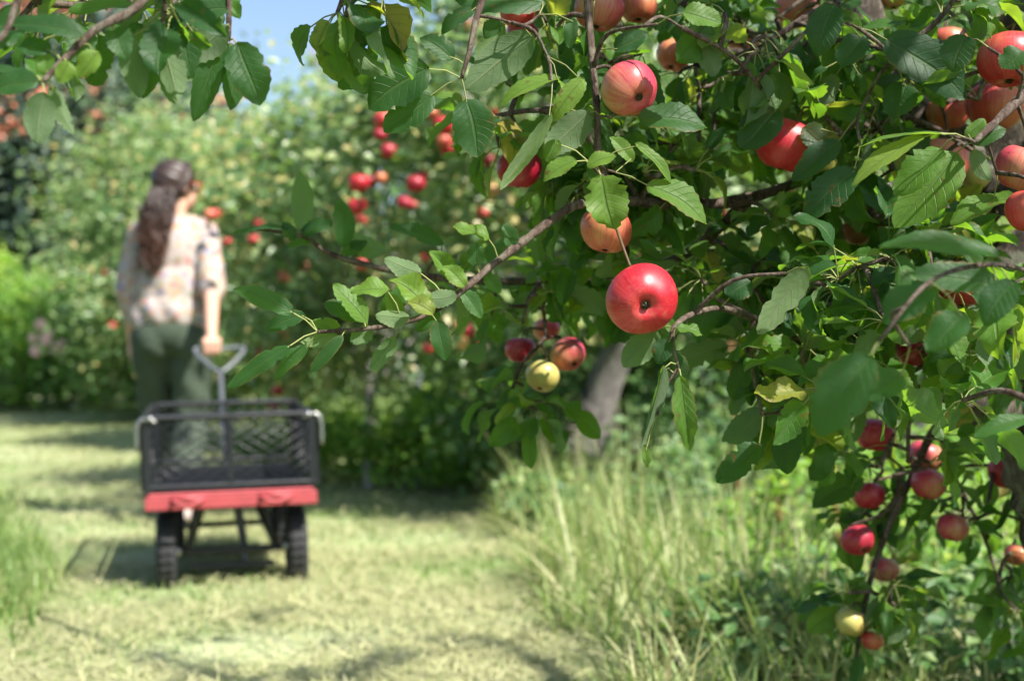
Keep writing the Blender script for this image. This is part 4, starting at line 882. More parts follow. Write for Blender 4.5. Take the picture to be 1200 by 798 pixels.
# beyond
far_tree('rowan_tree', 'tall dark rowan tree with orange-red berry clusters at the upper left', 'tree', (-7.4, 23), 7.0, 2.7, .8, 34000, .19, 'lf_dark', GB, trunk_r=.16, clumps=260, cl=.42, berries=420, bmat='bark', rmean=.42)
far_tree('rowan_tree', 'hazy slender rowan with rusty berries against the sky in the gap', 'tree', (-3.5, 27), 6.0, .62, 2.0, 1500, .13, 'lf_mid', GB, trunk_r=.06, clumps=34, cl=.24, berries=20, rmean=.3)
far_tree('broadleaf_tree', 'dark green tree low behind the shrubs at the left edge', 'tree', (-9.8, 22), 5.5, 2.0, .2, 12000, .14, 'lf_dark', GB, trunk_r=.14, clumps=120, cl=.40)
far_tree('broadleaf_tree', 'dim green tree left of the woman, behind the pale apple trees', 'tree', (-5.6, 21), 4.6, 1.3, .1, 14000, .14, 'lf_dark', GB, trunk_r=.10, clumps=120, cl=.34, rmean=.7)
far_tree('broadleaf_tree', 'tree rising over the pale apple trees right of the sky gap', 'tree', (-.4, 22), 5.6, 1.4, .5, 12000, .13, 'lf_mid', GB, trunk_r=.12, clumps=110, cl=.4, rmean=.6)
far_tree('broadleaf_tree', 'tree filling the far background behind the near crown', 'tree', (2.2, 20), 7, 2.4, .5, 13000, .15, 'lf_mid', GB, trunk_r=.14, clumps=120, cl=.45, rmean=.5)
far_tree('broadleaf_tree', 'tree in the far background at the right edge', 'tree', (6.5, 19), 7, 2.6, .5, 13000, .15, 'lf_mid', GB, trunk_r=.14, clumps=120, cl=.45, rmean=.45)
GS = 'shrubs at the end of the path'
far_tree('shrub', 'bright lime-green shrub at the left edge beyond the path', 'shrub', (-6.4, 16.6), 1.75, .95, 0, 9000, .09, 'lf_lime', GS, trunk_r=.03, clumps=80, cl=.17, rmean=.55)
far_tree('shrub', 'yellow-green shrub beside the woman\'s left arm', 'shrub', (-4.75, 15.4), 1.45, .9, 0, 8500, .085, 'lf_lime', GS, trunk_r=.03, clumps=80, cl=.17, rmean=.38)
far_tree('shrub', 'low dark green bush at the foot of the lime-green shrub', 'shrub', (-5.6, 15.7), .75, .8, 0, 5000, .08, 'lf_mid', GS, trunk_r=.03, clumps=50, cl=.15, rmean=.5)
far_tree('shrub', 'dense hedge bush closing the view behind the lime-green shrub', 'shrub', (-8.2, 19.5), 1.8, 1.6, 0, 9000, .11, 'lf_mid', GS, trunk_r=.04, clumps=90, cl=.28, rmean=.6)
far_tree('shrub', 'green bush under the far apple trees beyond the wagon', 'shrub', (-3.0, 14.6), 1.2, 1.0, 0, 6500, .085, 'lf_mid', GS, trunk_r=.03, clumps=70, cl=.18, rmean=.5)
far_tree('shrub', 'rounded tuft of green weeds at the right edge of the path beyond the wagon', 'shrub', (-.72, 8.3), .42, .34, 0, 2800, .06, 'lf_lime', GS, trunk_r=.012, clumps=30, cl=.08, rmean=.5)
far_tree('shrub', 'sunlit low weeds under the apple-laden tree, just beyond the wagon', 'shrub', (-1.25, 8.7), .42, .40, 0, 2600, .06, 'lf_lime', GS, trunk_r=.01, clumps=40, cl=.1, rmean=.5)
far_tree('shrub', 'leafy weeds in the shade at the foot of the leaning trunk', 'shrub', (.55, 6.9), .75, .7, 0, 6000, .07, 'lf_mid', GS, trunk_r=.012, clumps=60, cl=.13, rmean=.35)
far_tree('shrub', 'dark leafy weeds under the crown between the grey stake and the trunk', 'shrub', (-.25, 7.9), .6, .40, 0, 3000, .07, 'lf_lime', GS, trunk_r=.012, clumps=50, cl=.13, rmean=.3)
for (lx, ly, hh, rr, nn_, mt, lab) in [(1.02, 2.95, .26, .26, 1000, 'lf_mid', 'leafy weeds in the bottom right corner of the photo'), (.62, 3.15, .22, .26, 1100, 'lf_mid', 'low clover-like weeds around the two clover heads'),
        (1.0, 4.4, .42, .34, 1900, 'lf_lime', 'light green weeds behind the low hanging branch'), (.16, 5.7, .28, .14, 400, 'lf_mid', 'dark weed clump at the path side of the tall grass'),
        (1.55, 4.9, .5, .4, 1900, 'lf_lime', 'light green weeds left of the near trunk'), (.55, 5.1, .4, .18, 500, 'lf_mid', 'upright leafy weed in the tall grass under the bright red apple'),
        (.75, 3.7, .20, .24, 900, 'lf_lime', 'broad-leaved weed left of the lowest apples')]:
    far_tree('weed', lab, 'weed', (lx, ly), hh, rr, 0, nn_, .045, mt, 'leafy weeds in the rough grass', trunk_r=.004, clumps=50, cl=.05, rmean=.5)
far_tree('shrub', 'bushy sunlit weeds low at the right edge of the photo', 'shrub', (1.35, 3.7), .26, .3, 0, 1000, .05, 'lf_lime', GS, trunk_r=.008, clumps=40, cl=.08, rmean=.4)

# far wooded skyline
xs_ = rng.uniform(-70, 70, 26000); ys_ = rng.uniform(46, 56, 26000); hz_ = 3.2 + 1.1 * np.sin(xs_ * .21) + .7 * np.sin(xs_ * .7 + 2)
hz_ = np.where((xs_ > -14) & (xs_ < 2), hz_ * .8, hz_); zz_ = rng.uniform(0, 1, 26000) ** .8 * hz_ + .2
tag(simple_leaves('distant_woods', np.column_stack([xs_, ys_, zz_]), .7, M['lf_dark'], None, np.clip(rng.normal(.6, .2, 26000), 0, 1), .5, .8), 'dark distant woods behind the orchard', 'woods', kind='stuff')

# grey stake
st = MB(); p0 = P(491, 560, 8.2); q0 = P(491, 440, 8.2); st.tube([Vector((p0.x, p0.y, -.05)), p0.lerp(q0, .5), q0], [.022, .021, .02], 10); st.tube([q0, q0 + Vector((0, 0, .012))], [.02, .012], 10)
tag(st.build('stake', m_plain('weathered_stake', (0.30, 0.34, 0.36), .7, bump=.3)), 'slim grey upright stake standing in the grass by the second apple tree', 'stake')

# pink flowers of the shrub
fl = MB()
pet = m_plain('pink_petals', (0.85, 0.52, 0.52), .6, scale=20)
for (x, y, s_) in [(48, 380, .05), (53, 398, .055), (42, 411, .05), (66, 409, .05), (58, 390, .04), (38, 396, .035), (72, 402, .03)]:
    c = P(x, y, 14.1)
    for k_ in range(7):
        a = k_ * 2 * PI / 7; R = Matrix.Rotation(a, 3, 'Y') @ Matrix.Rotation(.5, 3, 'X'); fl.sphere(c + R @ Vector((s_ * .7, 0, 0)), (s_ * .62, s_ * .12, s_ * .42), 8, R)
flr = fl.build('flower_head', pet); flr.name = 'flowering_spike'
q_ = P(50, 470, 14.1); ms = MB(); ms.tube(spline([(q_.x, q_.y, .15), (P(50, 430, 14.1)), P(50, 398, 14.1)], 5), [.012] * 11, 6)
flr['label'] = 'pale pink flower cluster on a stalk in front of the lime-green shrub'; flr['category'] = 'flower'
s2 = ms.build('stalk', M['lf_mid'], flr)
# clovers and dock stalks
for i, (x, y, lab) in enumerate([(866, 712, 'purple clover head, highest of the two in the grass at lower right'), (875, 751, 'pinkish clover head lower in the grass at lower right')]):
    d = 3.15; c = P(x, y, d); mb = MB()
    for q in range(60):
        v = Vector([random.gauss(0, 1) for _ in range(3)]).normalized(); mb.tube([c + v * .004, c + v * .013 + Vector((0, 0, .003))], [.0018, .0005], 4)
    o = mb.build('clover_flower', m_plain('clover_petals', (0.42, 0.12, 0.32) if i == 0 else (.6, .32, .45), .6)); tag(o, lab, 'flower')
    mb = MB(); g_ = ground_pt(c.x + .02, c.y); mb.tube(spline([g_ - Vector((0, 0, .03)), (g_ + c) / 2, c], 4), [.0015] * 9, 5); mb.build('stalk', M['grass'], o)
rust = m_plain('rusty_seed_heads', (0.28, 0.11, 0.05), .8, scale=60)
for (x, y0, y1, d, lab) in [(911, 585, 680, 4.2, 'rusty brown dock stalk left of the low hanging branch'), (970, 525, 640, 4.0, 'orange-brown dead stalk behind the low branch\'s top leaves'), (1068, 640, 720, 3.9, 'thin orange stem beneath the low apples'), (856, 405, 470, 5.6, 'tan grass seed stalk right of the bright red apple')]:
    a = P(x, y0, d); g_ = ground_pt(a.x + .03, a.y); mb = MB(); q = spline([g_ - Vector((0, 0, .03)), (g_ + a) / 2 + Vector((.01, 0, 0)), a], 8); mb.tube(q, [.004] * len(q), 6)
    for p in q[len(q) // 2:]:
        for _ in range(10): mb.sphere(p + Vector([random.gauss(0, .007) for _ in range(3)]), .004, 5)
    tag(mb.build('dead_stalk', rust), lab, 'stalk', 'dry stalks in the rough grass')

# ------------------------------------------------------------------ garden wagon
M['black'] = m_plain('black_powder_coat', (0.012, 0.014, 0.018), .38, spec=.5, var=.3, scale=60)
M['dkgrey'] = m_plain('dark_grey_paint', (0.05, 0.055, 0.065), .42, var=.3, scale=40)
M['red'] = m_plain('sun_faded_red_paint', (0.42, 0.065, 0.075), .6, var=.4, scale=22, bump=.2)
M['silver'] = m_plain('zinc_plated_steel', (0.42, 0.42, 0.42), .4, metal=1.0, var=.1)
M['rubber'] = m_plain('tyre_rubber', (0.022, 0.023, 0.026), .75, var=.3, scale=50, bump=.3)
M['gripgrey'] = m_plain('grey_handle_paint', (0.11, 0.12, 0.14), .35, var=.2)
WC = Vector((-.975, 4.95, 0)); WYAW = math.radians(12.3)
WC.z = float(ground_h(WC.x, WC.y)) - .012
wag = empty('garden_wagon', WC, WYAW); wag.rotation_euler = (math.radians(.9), math.radians(-1.6), WYAW)
tag(wag, 'black steel mesh garden wagon with a faded red edge, pulled along the mown path', 'wagon')
WX, WY, ZD, ZT = .254, .50, .30, .565
def wb(name, mb, mat, parent=wag, smooth=False): return mb.build(name, M[mat], parent, smooth)
# red bed rails
for (nm, c, d) in [('bed_rail', (0, -WY, ZD), (2 * WX + .02, .022, .040)), ('bed_rail', (0, WY, ZD), (2 * WX + .02, .022, .040)), ('bed_rail', (-WX, 0, ZD), (.022, 2 * WY - .024, .056)), ('bed_rail', (WX, 0, ZD), (.022, 2 * WY - .024, .056))]:
    m_ = MB(); m_.box(c, d)
    if abs(c[1]) > 0:   # rolled lip
        m_.tube([(-WX, c[1], c[2] + .025), (0, c[1], c[2] + .025), (WX, c[1], c[2] + .025)], .007, 8)
    o = wb(nm, m_, 'red' if c[1] < 0 else 'black'); bv = o.modifiers.new('b', 'BEVEL'); bv.width = .004; bv.segments = 2
for sx in (-.135, .135):
    m_ = MB(); m_.tube(spline([(sx - .045, -WY - .012, ZD + .01), (sx - .035, -WY - .034, ZD + .005), (sx, -WY - .04, ZD - .006), (sx + .035, -WY - .034, ZD + .005), (sx + .045, -WY - .012, ZD + .01)], 4), .007, 8)
    m_.box((sx, -WY - .014, ZD + .012), (.10, .008, .02)); wb('latch_handle', m_, 'red', smooth=True)
def lattice(o, u, v, W_, H_, step, rad, mb):
    """expanded-metal diamonds in the rectangle spanned by unit vectors u, v"""
    o, u, v = Vector(o), Vector(u), Vector(v); k_ = .62
    for sgn in (1, -1):
        c = -H_ / k_
        while c < W_ + H_ / k_:
            # line x = c + sgn*y/k
            pts = []
            y0, y1 = 0, H_
            x0, x1 = c, c + sgn * H_ / k_
            lo_, hi_ = (x0, x1) if x0 < x1 else (x1, x0)
            if hi_ <= 0 or lo_ >= W_: c += step; continue
            def at(x): return (x - x0) / (x1 - x0) * H_
            a = min(max(x0, 0), W_); b = min(max(x1, 0), W_)
            if abs(a - b) > 1e-4: mb.tube([o + u * a + v * at(a), o + u * b + v * at(b)], rad, 4)
            c += step
nrm_ = (0, 1, 0)
for (nm, y) in (('end_panel', -WY), ('end_panel', WY)):
    m_ = MB(); zb = ZD + .05
    m_.tube([(-WX, y, zb), (WX, y, zb)], .009, 8); m_.tube([(-WX - .005, y, ZT), (WX + .005, y, ZT)], .0095, 8)
    for x in (-WX, 0, WX): m_.box((x, y, (zb + ZT) / 2), (.022 if x else .016, .016, ZT - zb + .018))
    o = wb(nm, m_, 'black'); ml = MB(); lattice((-WX, y + .004, zb), (1, 0, 0), (0, 0, 1), 2 * WX, ZT - zb, .052, .0021, ml); ml.build('mesh', M['black'], o)
for x in (-WX - .014, WX + .014):
    m_ = MB(); zb = ZD + .05
    m_.tube([(x, -WY, zb), (x, WY, zb)], .009, 8); m_.tube([(x, -WY, ZT - .006), (x, WY, ZT - .006)], .0085, 8)
    for y in (-WY + .02, 0, WY - .02): m_.box((x, y, (zb + ZT) / 2), (.014, .022, ZT - zb))
    o = wb('side_panel', m_, 'black'); ml = MB(); lattice((x + .002, -WY, zb), (0, 1, 0), (0, 0, 1), 2 * WY, ZT - zb, .052, .0021, ml); ml.build('mesh', M['black'], o)
# deck
m_ = MB(); m_.box((0, 0, ZD + .012), (2 * WX - .024, 2 * WY - .024, .004)); wb('deck_tray', m_, 'black')
ml = MB(); lattice((-WX + .012, -WY + .012, ZD + .017), (1, 0, 0), (0, 1, 0), 2 * WX - .024, 2 * WY - .024, .04, .0022, ml); wb('deck_mesh', ml, 'black')
# corner pins
for sx in (-1, 1):
    for y in (-WY - .004, WY + .004):
        m_ = MB(); m_.tube(spline([(sx * (WX - .03), y, ZT - .012), (sx * (WX + .012), y, ZT - .002), (sx * (WX + .028), y, ZT - .03), (sx * (WX + .03), y, ZT - .10)], 5), .006, 8)
        m_.sphere((sx * (WX - .012), y - .012 * (1 if y < 0 else -1), ZT - .002), .010, 8); wb('corner_pin', m_, 'silver', smooth=True)
# undercarriage
def ubar(name, pts, r_=.009): m_ = MB(); m_.tube(pts, r_, 8); return wb(name, m_, 'black')
ubar('axle', [(-.19, -.34, .125), (.19, -.34, .125)], .011); ubar('axle', [(-.17, .34, .125), (.17, .34, .125)], .011)
for sx in (-1, 1):
    ubar('brace', [(sx * .10, -.34, ZD - .03), (sx * .125, -.345, .20), (sx * .135, -.34, .125)], .011)
    ubar('brace', [(sx * .08, .30, ZD - .03), (sx * .12, .33, .18), (sx * .13, .34, .125)], .010)
    ubar('brace', [(sx * .135, -.34, .13), (sx * .07, 0, ZD - .03)], .008)
ubar('cross_bar', [(-.135, -.345, .075), (.135, -.345, .075)], .010); ubar('cross_bar', [(-.12, -.34, ZD - .032), (.12, -.34, ZD - .032)], .012)
m_ = MB(); m_.tube([(.02, -.30, ZD - .03), (.035, -.31, .16), (.04, -.34, .085)], [.016, .014, .011], 8); wb('centre_strut', m_, 'dkgrey')
def wheel(x, y):
    R = Matrix.Rotation(PI / 2, 3, 'Y'); w0 = empty('wheel', (x, y, .128)); w0.parent = wag
    t = MB(); prof = [(.085, -.024), (.095, -.031), (.112, -.032), (.121, -.027), (.1265, -.015), (.128, 0), (.1265, .015), (.121, .027), (.112, .032), (.095, .031), (.085, .024), (.085, -.024)]
    t.lathe(prof, 36, R)
    for k_ in range(30):
        a = k_ * 2 * PI / 30
        for sx in (-1, 1): t.box(R @ Vector((.1275 * math.cos(a), .1275 * math.sin(a), sx * .012)), (.020, .009, .006), Matrix.Rotation(a, 3, 'X') if False else (R @ Matrix.Rotation(a, 3, 'Z')) @ Matrix.Rotation(PI / 2, 3, 'Y'))
    t.build('tyre', M['rubber'], w0)
    r_ = MB(); r_.lathe([(.0, -.018), (.03, -.020), (.045, -.008), (.070, -.012), (.086, -.024), (.086, .024), (.070, .012), (.045, .008), (.03, .020), (0, .018)], 28, R); r_.build('rim', M['dkgrey'], w0)
    h = MB(); sgn = 1 if x < 0 else -1
    h.tube([Vector((sgn * .018, 0, 0)), Vector((sgn * .040, 0, 0)), Vector((sgn * .046, 0, 0))], [.019, .019, .012], 12); h.tube([Vector((-sgn * .018, 0, 0)), Vector((-sgn * .030, 0, 0))], [.012, .011], 10); h.build('hub', M['silver'], w0)
wheel(-.205, -.34); wheel(.205, -.34); wheel(-.19, .34); wheel(.19, .34)
# pull handle in wagon coordinates
from mathutils import Euler
WM = Matrix.Translation(WC) @ Euler((math.radians(.9), math.radians(-1.6), WYAW)).to_matrix().to_4x4()
WI = WM.inverted()
gripc = P(257, 409, 6.02); gl = WI @ gripc; root_l = Vector((.0, WY + .03, .19))
axis_ = (gl - root_l).normalized(); base_ = gl - axis_ * .135
m_ = MB(); m_.tube([root_l, root_l.lerp(base_, .5), base_], .0105, 10); m_.box(root_l, (.05, .06, .04)); wb('handle_shaft', m_, 'gripgrey', smooth=True)
m_ = MB(); hw = .100
m_.tube(spline([base_ + Vector((-.006, 0, 0)), base_ + Vector((-.05, 0, 0)) + axis_ * .045, gl + Vector((-hw, 0, 0)) - axis_ * .015, gl + Vector((-hw + .018, 0, 0)) + axis_ * .006, gl, gl + Vector((hw - .018, 0, 0)) + axis_ * .006,
                gl + Vector((hw, 0, 0)) - axis_ * .015, base_ + Vector((.05, 0, 0)) + axis_ * .045, base_ + Vector((.006, 0, 0))], 6), .0095, 10)
wb('handle_grip', m_, 'gripgrey', smooth=True)

# ------------------------------------------------------------------ woman
def blob(name, parts, mat, parent, voxel=.008, smooth=6, disp=None):
    """capsules and ellipsoids fused into one continuous surface"""
    mb = MB()
    for p in parts:
        if p[0] == 'c':
            _, a, ra, b, rb = p; a, b = Vector(a), Vector(b); n = 7; L = (b - a)
            t = L.normalized(); u = t.orthogonal().normalized(); w_ = t.cross(u); rings = []
            steps = [(-ra * math.cos(q * PI / 10), ra * math.sin(q * PI / 10), 0) for q in range(0, 6)]
            prof = [(a + t * z, max(r_, .0008)) for z, r_, _ in steps] + [(a + L * s_, ra + (rb - ra) * s_) for s_ in (.33, .66)] + [(b + t * rb * math.sin(q * PI / 10), max(rb * math.cos(q * PI / 10), .0008)) for q in range(0, 6)]
            mb.tube([q[0] for q in prof], [q[1] for q in prof], 16)
        else:
            _, c, r_, R = p if len(p) == 4 else (*p, None); mb.sphere(c, r_, 24, R)
    me = bpy.data.meshes.new(name + '_src'); me.from_pydata(mb.v, [], mb.f); o = bpy.data.objects.new('tmp_src', me); COL.objects.link(o)
    rm = o.modifiers.new('r', 'REMESH'); rm.mode = 'VOXEL'; rm.voxel_size = voxel
    sm = o.modifiers.new('s', 'SMOOTH'); sm.factor = .5; sm.iterations = smooth
    bpy.context.view_layer.update(); dg = bpy.context.evaluated_depsgraph_get(); m2 = bpy.data.meshes.new_from_object(o.evaluated_get(dg))
    bpy.data.objects.remove(o); m2.name = name
    if disp:
        co = np.empty(len(m2.vertices) * 3, np.float32); m2.vertices.foreach_get('co', co); no = np.empty_like(co); m2.vertices.foreach_get('normal', no)
        co = co.reshape(-1, 3); no = no.reshape(-1, 3); co += no * disp(co)[:, None]; m2.vertices.foreach_set('co', co.ravel())
    m2.materials.clear(); return link_mesh(name, m2, M[mat], parent, True)

def m_floral():
    k = NT('floral_blouse'); o = k.obj(); base = (0.39, 0.335, 0.315); c = base
    for sc, col, off, lo_, hi_ in ((24, (0.42, 0.13, 0.12), 0, .34, .28), (20, (0.17, 0.18, 0.32), 3.1, .32, .26), (28, (0.50, 0.27, 0.08), 7.7, .34, .26), (22, (0.20, 0.24, 0.15), 12.3, .30, .24)):
        mp = k.n('Mapping'); k.put(mp.inputs[0], o); mp.inputs['Location'].default_value = (off, off * .7, off * .3)
        vo = k.n('TexVoronoi'); k.put(vo.inputs['Vector'], mp.outputs[0]); vo.inputs['Scale'].default_value = sc
        d = k.math('ADD', vo.outputs[0], k.math('MULTIPLY', k.noise(mp.outputs[0], 90, 2), .2))
        f = k.math('MULTIPLY', k.smooth(d, lo_ + .12, hi_ + .08), k.smooth(k.noise(mp.outputs[0], 12, 1), .36, .44)); c = k.mix(k.math('MULTIPLY', f, .8), c, col)
    k.bsdf(c, .85, spec=.2, normal=k.bump(k.noise(o, 26, 3), .35, .02)); return k.m
M['skin'] = m_plain('skin', (0.60, 0.34, 0.25), .5, spec=.4, var=.08, scale=12, Subsurface_Weight=.1, Subsurface_Radius=(.02, .008, .004))
M['blouse'] = m_floral()
M['trousers'] = m_plain('olive_trousers', (0.060, 0.082, 0.058), .85, spec=.2, var=.25, scale=25, bump=.3)
M['shoe'] = m_plain('pale_shoe', (0.45, 0.36, 0.34), .6)
def m_hair():
    k = NT('dark_brown_hair'); o = k.obj(); mp = k.n('Mapping'); k.put(mp.inputs[0], o); mp.inputs['Scale'].default_value = (1, 1, .12)
    n = k.noise(mp.outputs[0], 160, 3); z = k.n('SeparateXYZ'); k.put(z.inputs[0], o)
    red = k.smooth(k.math('ADD', z.outputs[2], k.math('MULTIPLY', k.noise(o, 30, 2), .12)), 1.52, 1.26)
    a = k.mix(n, (0.012, 0.007, 0.007), (0.055, 0.030, 0.024)); b = k.mix(n, (0.020, 0.010, 0.008), (0.15, 0.060, 0.036))
    k.bsdf(k.mix(red, a, b), .42, spec=.5, normal=k.bump(n, .5, .003)); return k.m
M['hair'] = m_hair()
M['glasses'] = m_plain('red_glasses', (0.60, 0.03, 0.04), .3)
PX, PY = -1.545, 6.47; PZ = float(ground_h(PX, PY)) - .008
YAWP = math.radians(5)
wo = empty('person', (PX, PY, PZ), YAWP)
tag(wo, 'woman in floral blouse and olive trousers seen from behind, pulling the wagon', 'person')
PI_ = (Matrix.Translation((PX, PY, PZ)) @ Matrix.Rotation(YAWP, 4, 'Z')).inverted()
grip_w = P(248, 409, 6.02); hl = PI_ @ grip_w                      # where the right hand closes on the bar
bar_dir = ((PI_ @ (WM @ (gl + Vector((.1, 0, 0))))) - (PI_ @ (WM @ gl))).normalized()
hip = Vector((0, 0, .86)); shR = Vector((.152, .0, 1.315)); elR = Vector((.190, -.12, 1.055)); wrR = hl + Vector((-.005, .03, .075))
shL = Vector((-.152, .01, 1.315)); elL = Vector((-.200, .0, 1.055)); wrL = Vector((-.190, .07, .825))
ftR = Vector((.075, -.16, .085)); knR = Vector((.085, .02, .47)); ftL = Vector((-.085, .26, .075)); knL = Vector((-.09, .16, .48))
hc = Vector((.012, .015, 1.525)); FA = math.radians(-52)           # head turned to her right
RH = Matrix.Rotation(FA, 3, 'Z')
def hp(x, y, z): return hc + RH @ Vector((x, y, z))
body = [('e', hc + Vector((0, 0, .015)), (.074, .090, .098), RH), ('e', hp(0, .035, -.045), (.054, .058, .062), RH), ('c', hp(0, .075, -.078), .018, hp(0, .07, -.07), .02),
        ('c', hp(0, .088, .012), .009, hp(0, .106, -.020), .0125), ('e', hp(.028, .078, .022), (.014, .010, .007), RH), ('e', hp(-.028, .078, .022), (.014, .010, .007), RH),
        ('e', hp(.077, -.004, -.005), (.011, .020, .030), RH), ('e', hp(-.077, -.004, -.005), (.011, .020, .030), RH), ('c', hp(-.014, .088, -.046), .007, hp(.014, .088, -.046), .007),
        ('c', hc - Vector((0, .015, .08)), .050, Vector((0, .0, 1.36)), .056), ('c', Vector((-.10, 0, 1.335)), .055, Vector((.10, 0, 1.335)), .055),
        ('e', (0, 0, 1.20), (.150, .095, .17)), ('e', (0, 0, 1.02), (.130, .088, .14)), ('e', (0, -.01, .87), (.165, .11, .13)),
        ('c', shR, .050, elR, .038), ('c', elR, .037, wrR, .025), ('c', shL, .050, elL, .038), ('c', elL, .037, wrL, .025),
        ('c', (.085, 0, .84), .085, knR, .056), ('c', knR, .054, ftR, .036), ('c', (-.085, 0, .84), .085, knL, .056), ('c', knL, .054, ftL, .036),
        ('c', ftR + Vector((0, -.02, -.03)), .033, ftR + Vector((.01, .15, -.055)), .026), ('c', ftL + Vector((0, -.03, -.03)), .034, ftL + Vector((-.01, .16, -.048)), .026)]
# right hand: palm above the bar, fingers curled round it; the bar runs along bar_dir
bd = bar_dir; upv = Vector((0, 0, 1)); fwd = (upv.cross(bd)).normalized()      # fwd: forward, square to the bar
if fwd.y < 0: fwd = -fwd
pc = hl + upv * .026 - fwd * .004
body += [('c', wrR, .024, pc + upv * .01, .022)]
for i in range(4):
    s_ = (i - 1.5) * .0195; b0 = pc + bd * s_ + upv * .012 - fwd * .006
    k1 = pc + bd * s_ + upv * .004 - fwd * .026; k2 = hl + bd * s_ - fwd * .024 - upv * .014; k3 = hl + bd * s_ * .95 + fwd * .004 - upv * (.024 - .001 * i)
    r_ = .0092 - (.0012 if i == 0 else 0)
    body += [('c', b0, .012, k1, r_ + .0012), ('c', k1, r_ + .001, k2, r_), ('c', k2, r_, k3, r_ - .001)]
t0_ = pc - bd * .034; body += [('c', pc - bd * .01 + upv * .02, .013, t0_ + fwd * .012, .011), ('c', t0_ + fwd * .012, .0105, hl - bd * .030 + fwd * .024 - upv * .014, .0095)]
# left hand hanging, relaxed
dn = (Vector((.02, .03, -1))).normalized(); pl_ = wrL + dn * .05
body += [('c', wrL, .023, pl_, .024), ('c', wrL + dn * .03 + Vector((0, .012, 0)), .018, pl_ + Vector((0, .022, -.02)), .015), ('c', wrL + dn * .03 - Vector((0, .012, 0)), .018, pl_ + Vector((0, -.02, -.02)), .015)]
for i in range(4):
    yy = (1.5 - i) * .019; Ls = (.036, .041, .038, .030)[i]; a = pl_ + Vector((0, yy, -.022)); b = a + Vector((.006, .004, -Ls)); c_ = b + Vector((.014, .005, -Ls * .72))
    body += [('c', a, .0095, b, .0085), ('c', b, .0085, c_, .0072)]
body += [('c', wrL + dn * .02 + Vector((0, .02, 0)), .013, wrL + dn * .05 + Vector((.008, .043, 0)), .0105), ('c', wrL + dn * .05 + Vector((.008, .043, 0)), .010, wrL + dn * .085 + Vector((.016, .050, 0)), .008)]
blob('body', body, 'skin', wo, .0055, 3)
eye = m_plain('eye_white', (.7, .68, .65), .2); M['eye'] = eye; M['lip'] = m_plain('lips', (.45, .14, .13), .45)
m_ = MB()
for sx in (-1, 1): m_.sphere(hp(sx * .029, .078, .010), .0125, 12)
m_.build('eyes', M['eye'], wo); m_ = MB(); m_.tube([hp(-.02, .094, -.046), hp(0, .099, -.045), hp(.02, .094, -.046)], [.002, .0055, .002], 8); m_.build('lips', M['lip'], wo)
m_ = MB()
for sx in (-1, 1):
    pts = [hp(sx * .032 + .024 * math.cos(a * PI / 8), .100 - abs(math.cos(a * PI / 8) * .004), .012 + .019 * math.sin(a * PI / 8)) for a in range(16)]
    m_.tube(pts, .0045, 6, close=True); m_.tube([hp(sx * .056, .094, .016), hp(sx * .076, .05, .018), hp(sx * .080, -.005, .012)], .003, 6)
m_.tube([hp(-.009, .104, .015), hp(.009, .104, .015)], .003, 6); m_.build('glasses', M['glasses'], wo)
# blouse: loose body, puffed three-quarter sleeves
def folds(co):
    return .004 * np.sin(co[:, 0] * 58 + np.sin(co[:, 2] * 7) * 2.5 + co[:, 2] * 12) * np.clip((1.30 - co[:, 2]) / .3, 0, 1) + .002 * np.sin(co[:, 2] * 50 + co[:, 0] * 40 + co[:, 1] * 60) * (np.abs(co[:, 0]) > .17)
cuR = elR.lerp(wrR, .12); cuL = elL.lerp(wrL, .50)
bl = [('c', Vector((-.10, 0, 1.335)), .064, Vector((.10, 0, 1.335)), .064), ('c', (0, 0, 1.375), .062, (0, 0, 1.34), .08), ('e', (0, -.005, 1.22), (.162, .115, .19)), ('e', (0, -.008, 1.05), (.164, .124, .20)), ('e', (0, -.01, .955), (.182, .138, .125)),
      ('c', (-.08, -.01, .93), .108, (.08, -.01, .93), .108),
      ('c', shR, .056, shR.lerp(elR, .6), .062), ('c', shR.lerp(elR, .6), .066, elR, .066), ('c', elR, .064, cuR, .044), ('c', shL, .056, shL.lerp(elL, .6), .060), ('c', shL.lerp(elL, .6), .062, elL, .060), ('c', elL, .060, cuL, .042)]
blob('blouse', bl, 'blouse', wo, .007, 5, folds)
def wr(co): return .004 * np.sin(co[:, 2] * 38 + co[:, 0] * 40) * (co[:, 2] < .8)
tr = [('e', (0, -.012, .865), (.176, .128, .12)), ('c', (.086, -.005, .83), .104, knR, .080), ('c', knR, .080, ftR + Vector((0, 0, .07)), .072), ('c', (-.086, -.005, .83), .104, knL, .080), ('c', knL, .080, ftL + Vector((0, 0, .07)), .072), ('e', (.07, -.05, .83), (.092, .085, .10)), ('e', (-.07, -.05, .83), (.092, .085, .10))]
blob('trousers', tr, 'trousers', wo, .008, 5, wr)
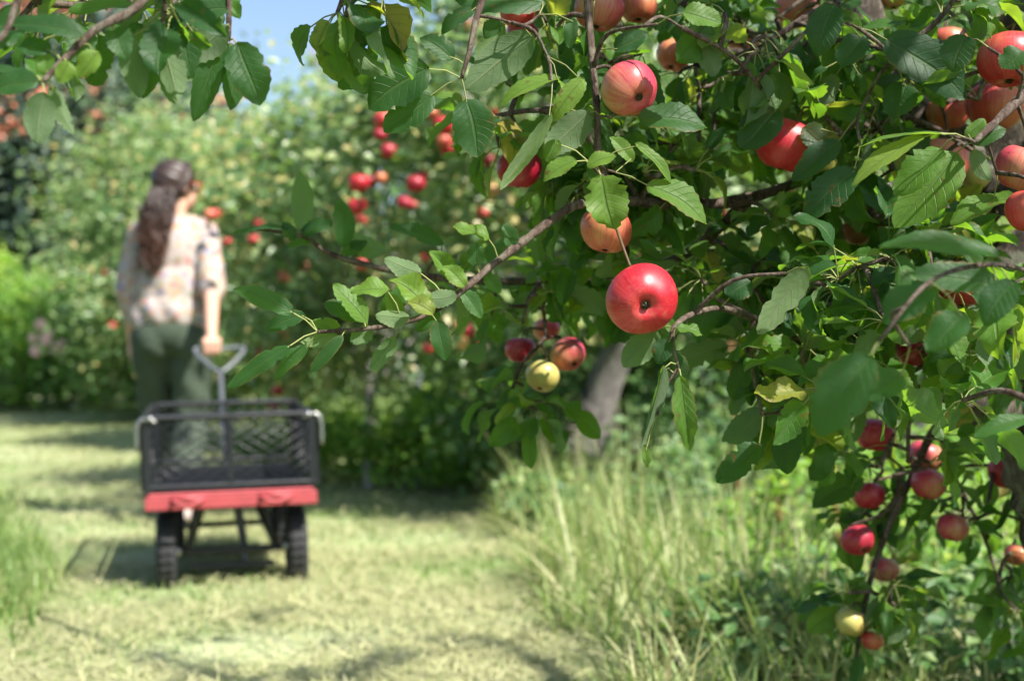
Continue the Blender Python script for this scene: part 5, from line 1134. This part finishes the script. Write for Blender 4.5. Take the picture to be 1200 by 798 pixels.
for f in (ftR, ftL):
    sg = Vector((.01 if f.x > 0 else -.01, 0, 0))
    blob('shoe', [('c', f + Vector((0, -.03, -.032)), .039, f + Vector((0, .06, -.040)), .036), ('c', f + Vector((0, .06, -.040)), .036, f + sg + Vector((0, .165, -.050)), .031)], 'shoe', wo, .007, 3)
# hair: cap and a low wavy ponytail of locks
blob('hair', [('e', hc + Vector((0, 0, .028)) + RH @ Vector((0, -.018, 0)), (.094, .106, .102), RH), ('e', hc + RH @ Vector((0, -.052, -.022)), (.074, .066, .080), RH), ('c', hc + RH @ Vector((.0, -.05, -.05)), .062, Vector((-.035, -.075, 1.43)), .042)], 'hair', wo, .007, 4,
     lambda co: .002 * np.sin(co[:, 2] * 150 + co[:, 0] * 60))
pt = MB(); hr = random.Random(3)
for i in range(230):
    a = hr.uniform(0, 6.28); q = hr.random() ** .5; ox, oy = math.cos(a) * q, math.sin(a) * q; grp = hr.choice((0, 1.3, 2.9, 4.4)); ph = grp + hr.gauss(0, .25); pts = []; L = hr.uniform(.24, .43) - .05 * abs(ox)
    for k_ in range(19):
        t = k_ / 18; sp = .046 + .020 * math.sin(min(1, t * 1.25) * PI * .8); wv = (.016 + .010 * t) * math.sin(t * 15 + ph) * min(1, t * 3); w2_ = .010 * math.sin(t * 21 + ph * 2 + 1) * min(1, t * 3)
        back = -.075 - .060 * math.sin(min(1, t * 1.6) * PI / 2) - .012
        pts.append((-.026 - .052 * t + ox * sp + wv, back + oy * sp * .7 + w2_, 1.515 - L * t))
    pt.tube(pts, [.0052 * (1 - .75 * (k_ / 18) ** 2) * hr.uniform(.6, 1.1) for k_ in range(19)], 4)
for i in range(120):      # strands combed back over the head
    th = hr.uniform(-1.5, 1.5); pts = []
    for k_ in range(9):
        t = k_ / 8; el = 1.25 - t * 1.75
        v = Vector((math.sin(th) * math.cos(el * .9) * .097, -math.sin(t * 1.5) * .10 * abs(math.cos(th)) - .01 + (1 - t) * .06, math.sin(el) * .108 - abs(math.sin(th)) * .02))
        pts.append(hc + Vector((0, 0, .026)) + RH @ v)
    pt.tube(pts, [.0035] * 9, 4)
pt.build('ponytail', M['hair'], wo)
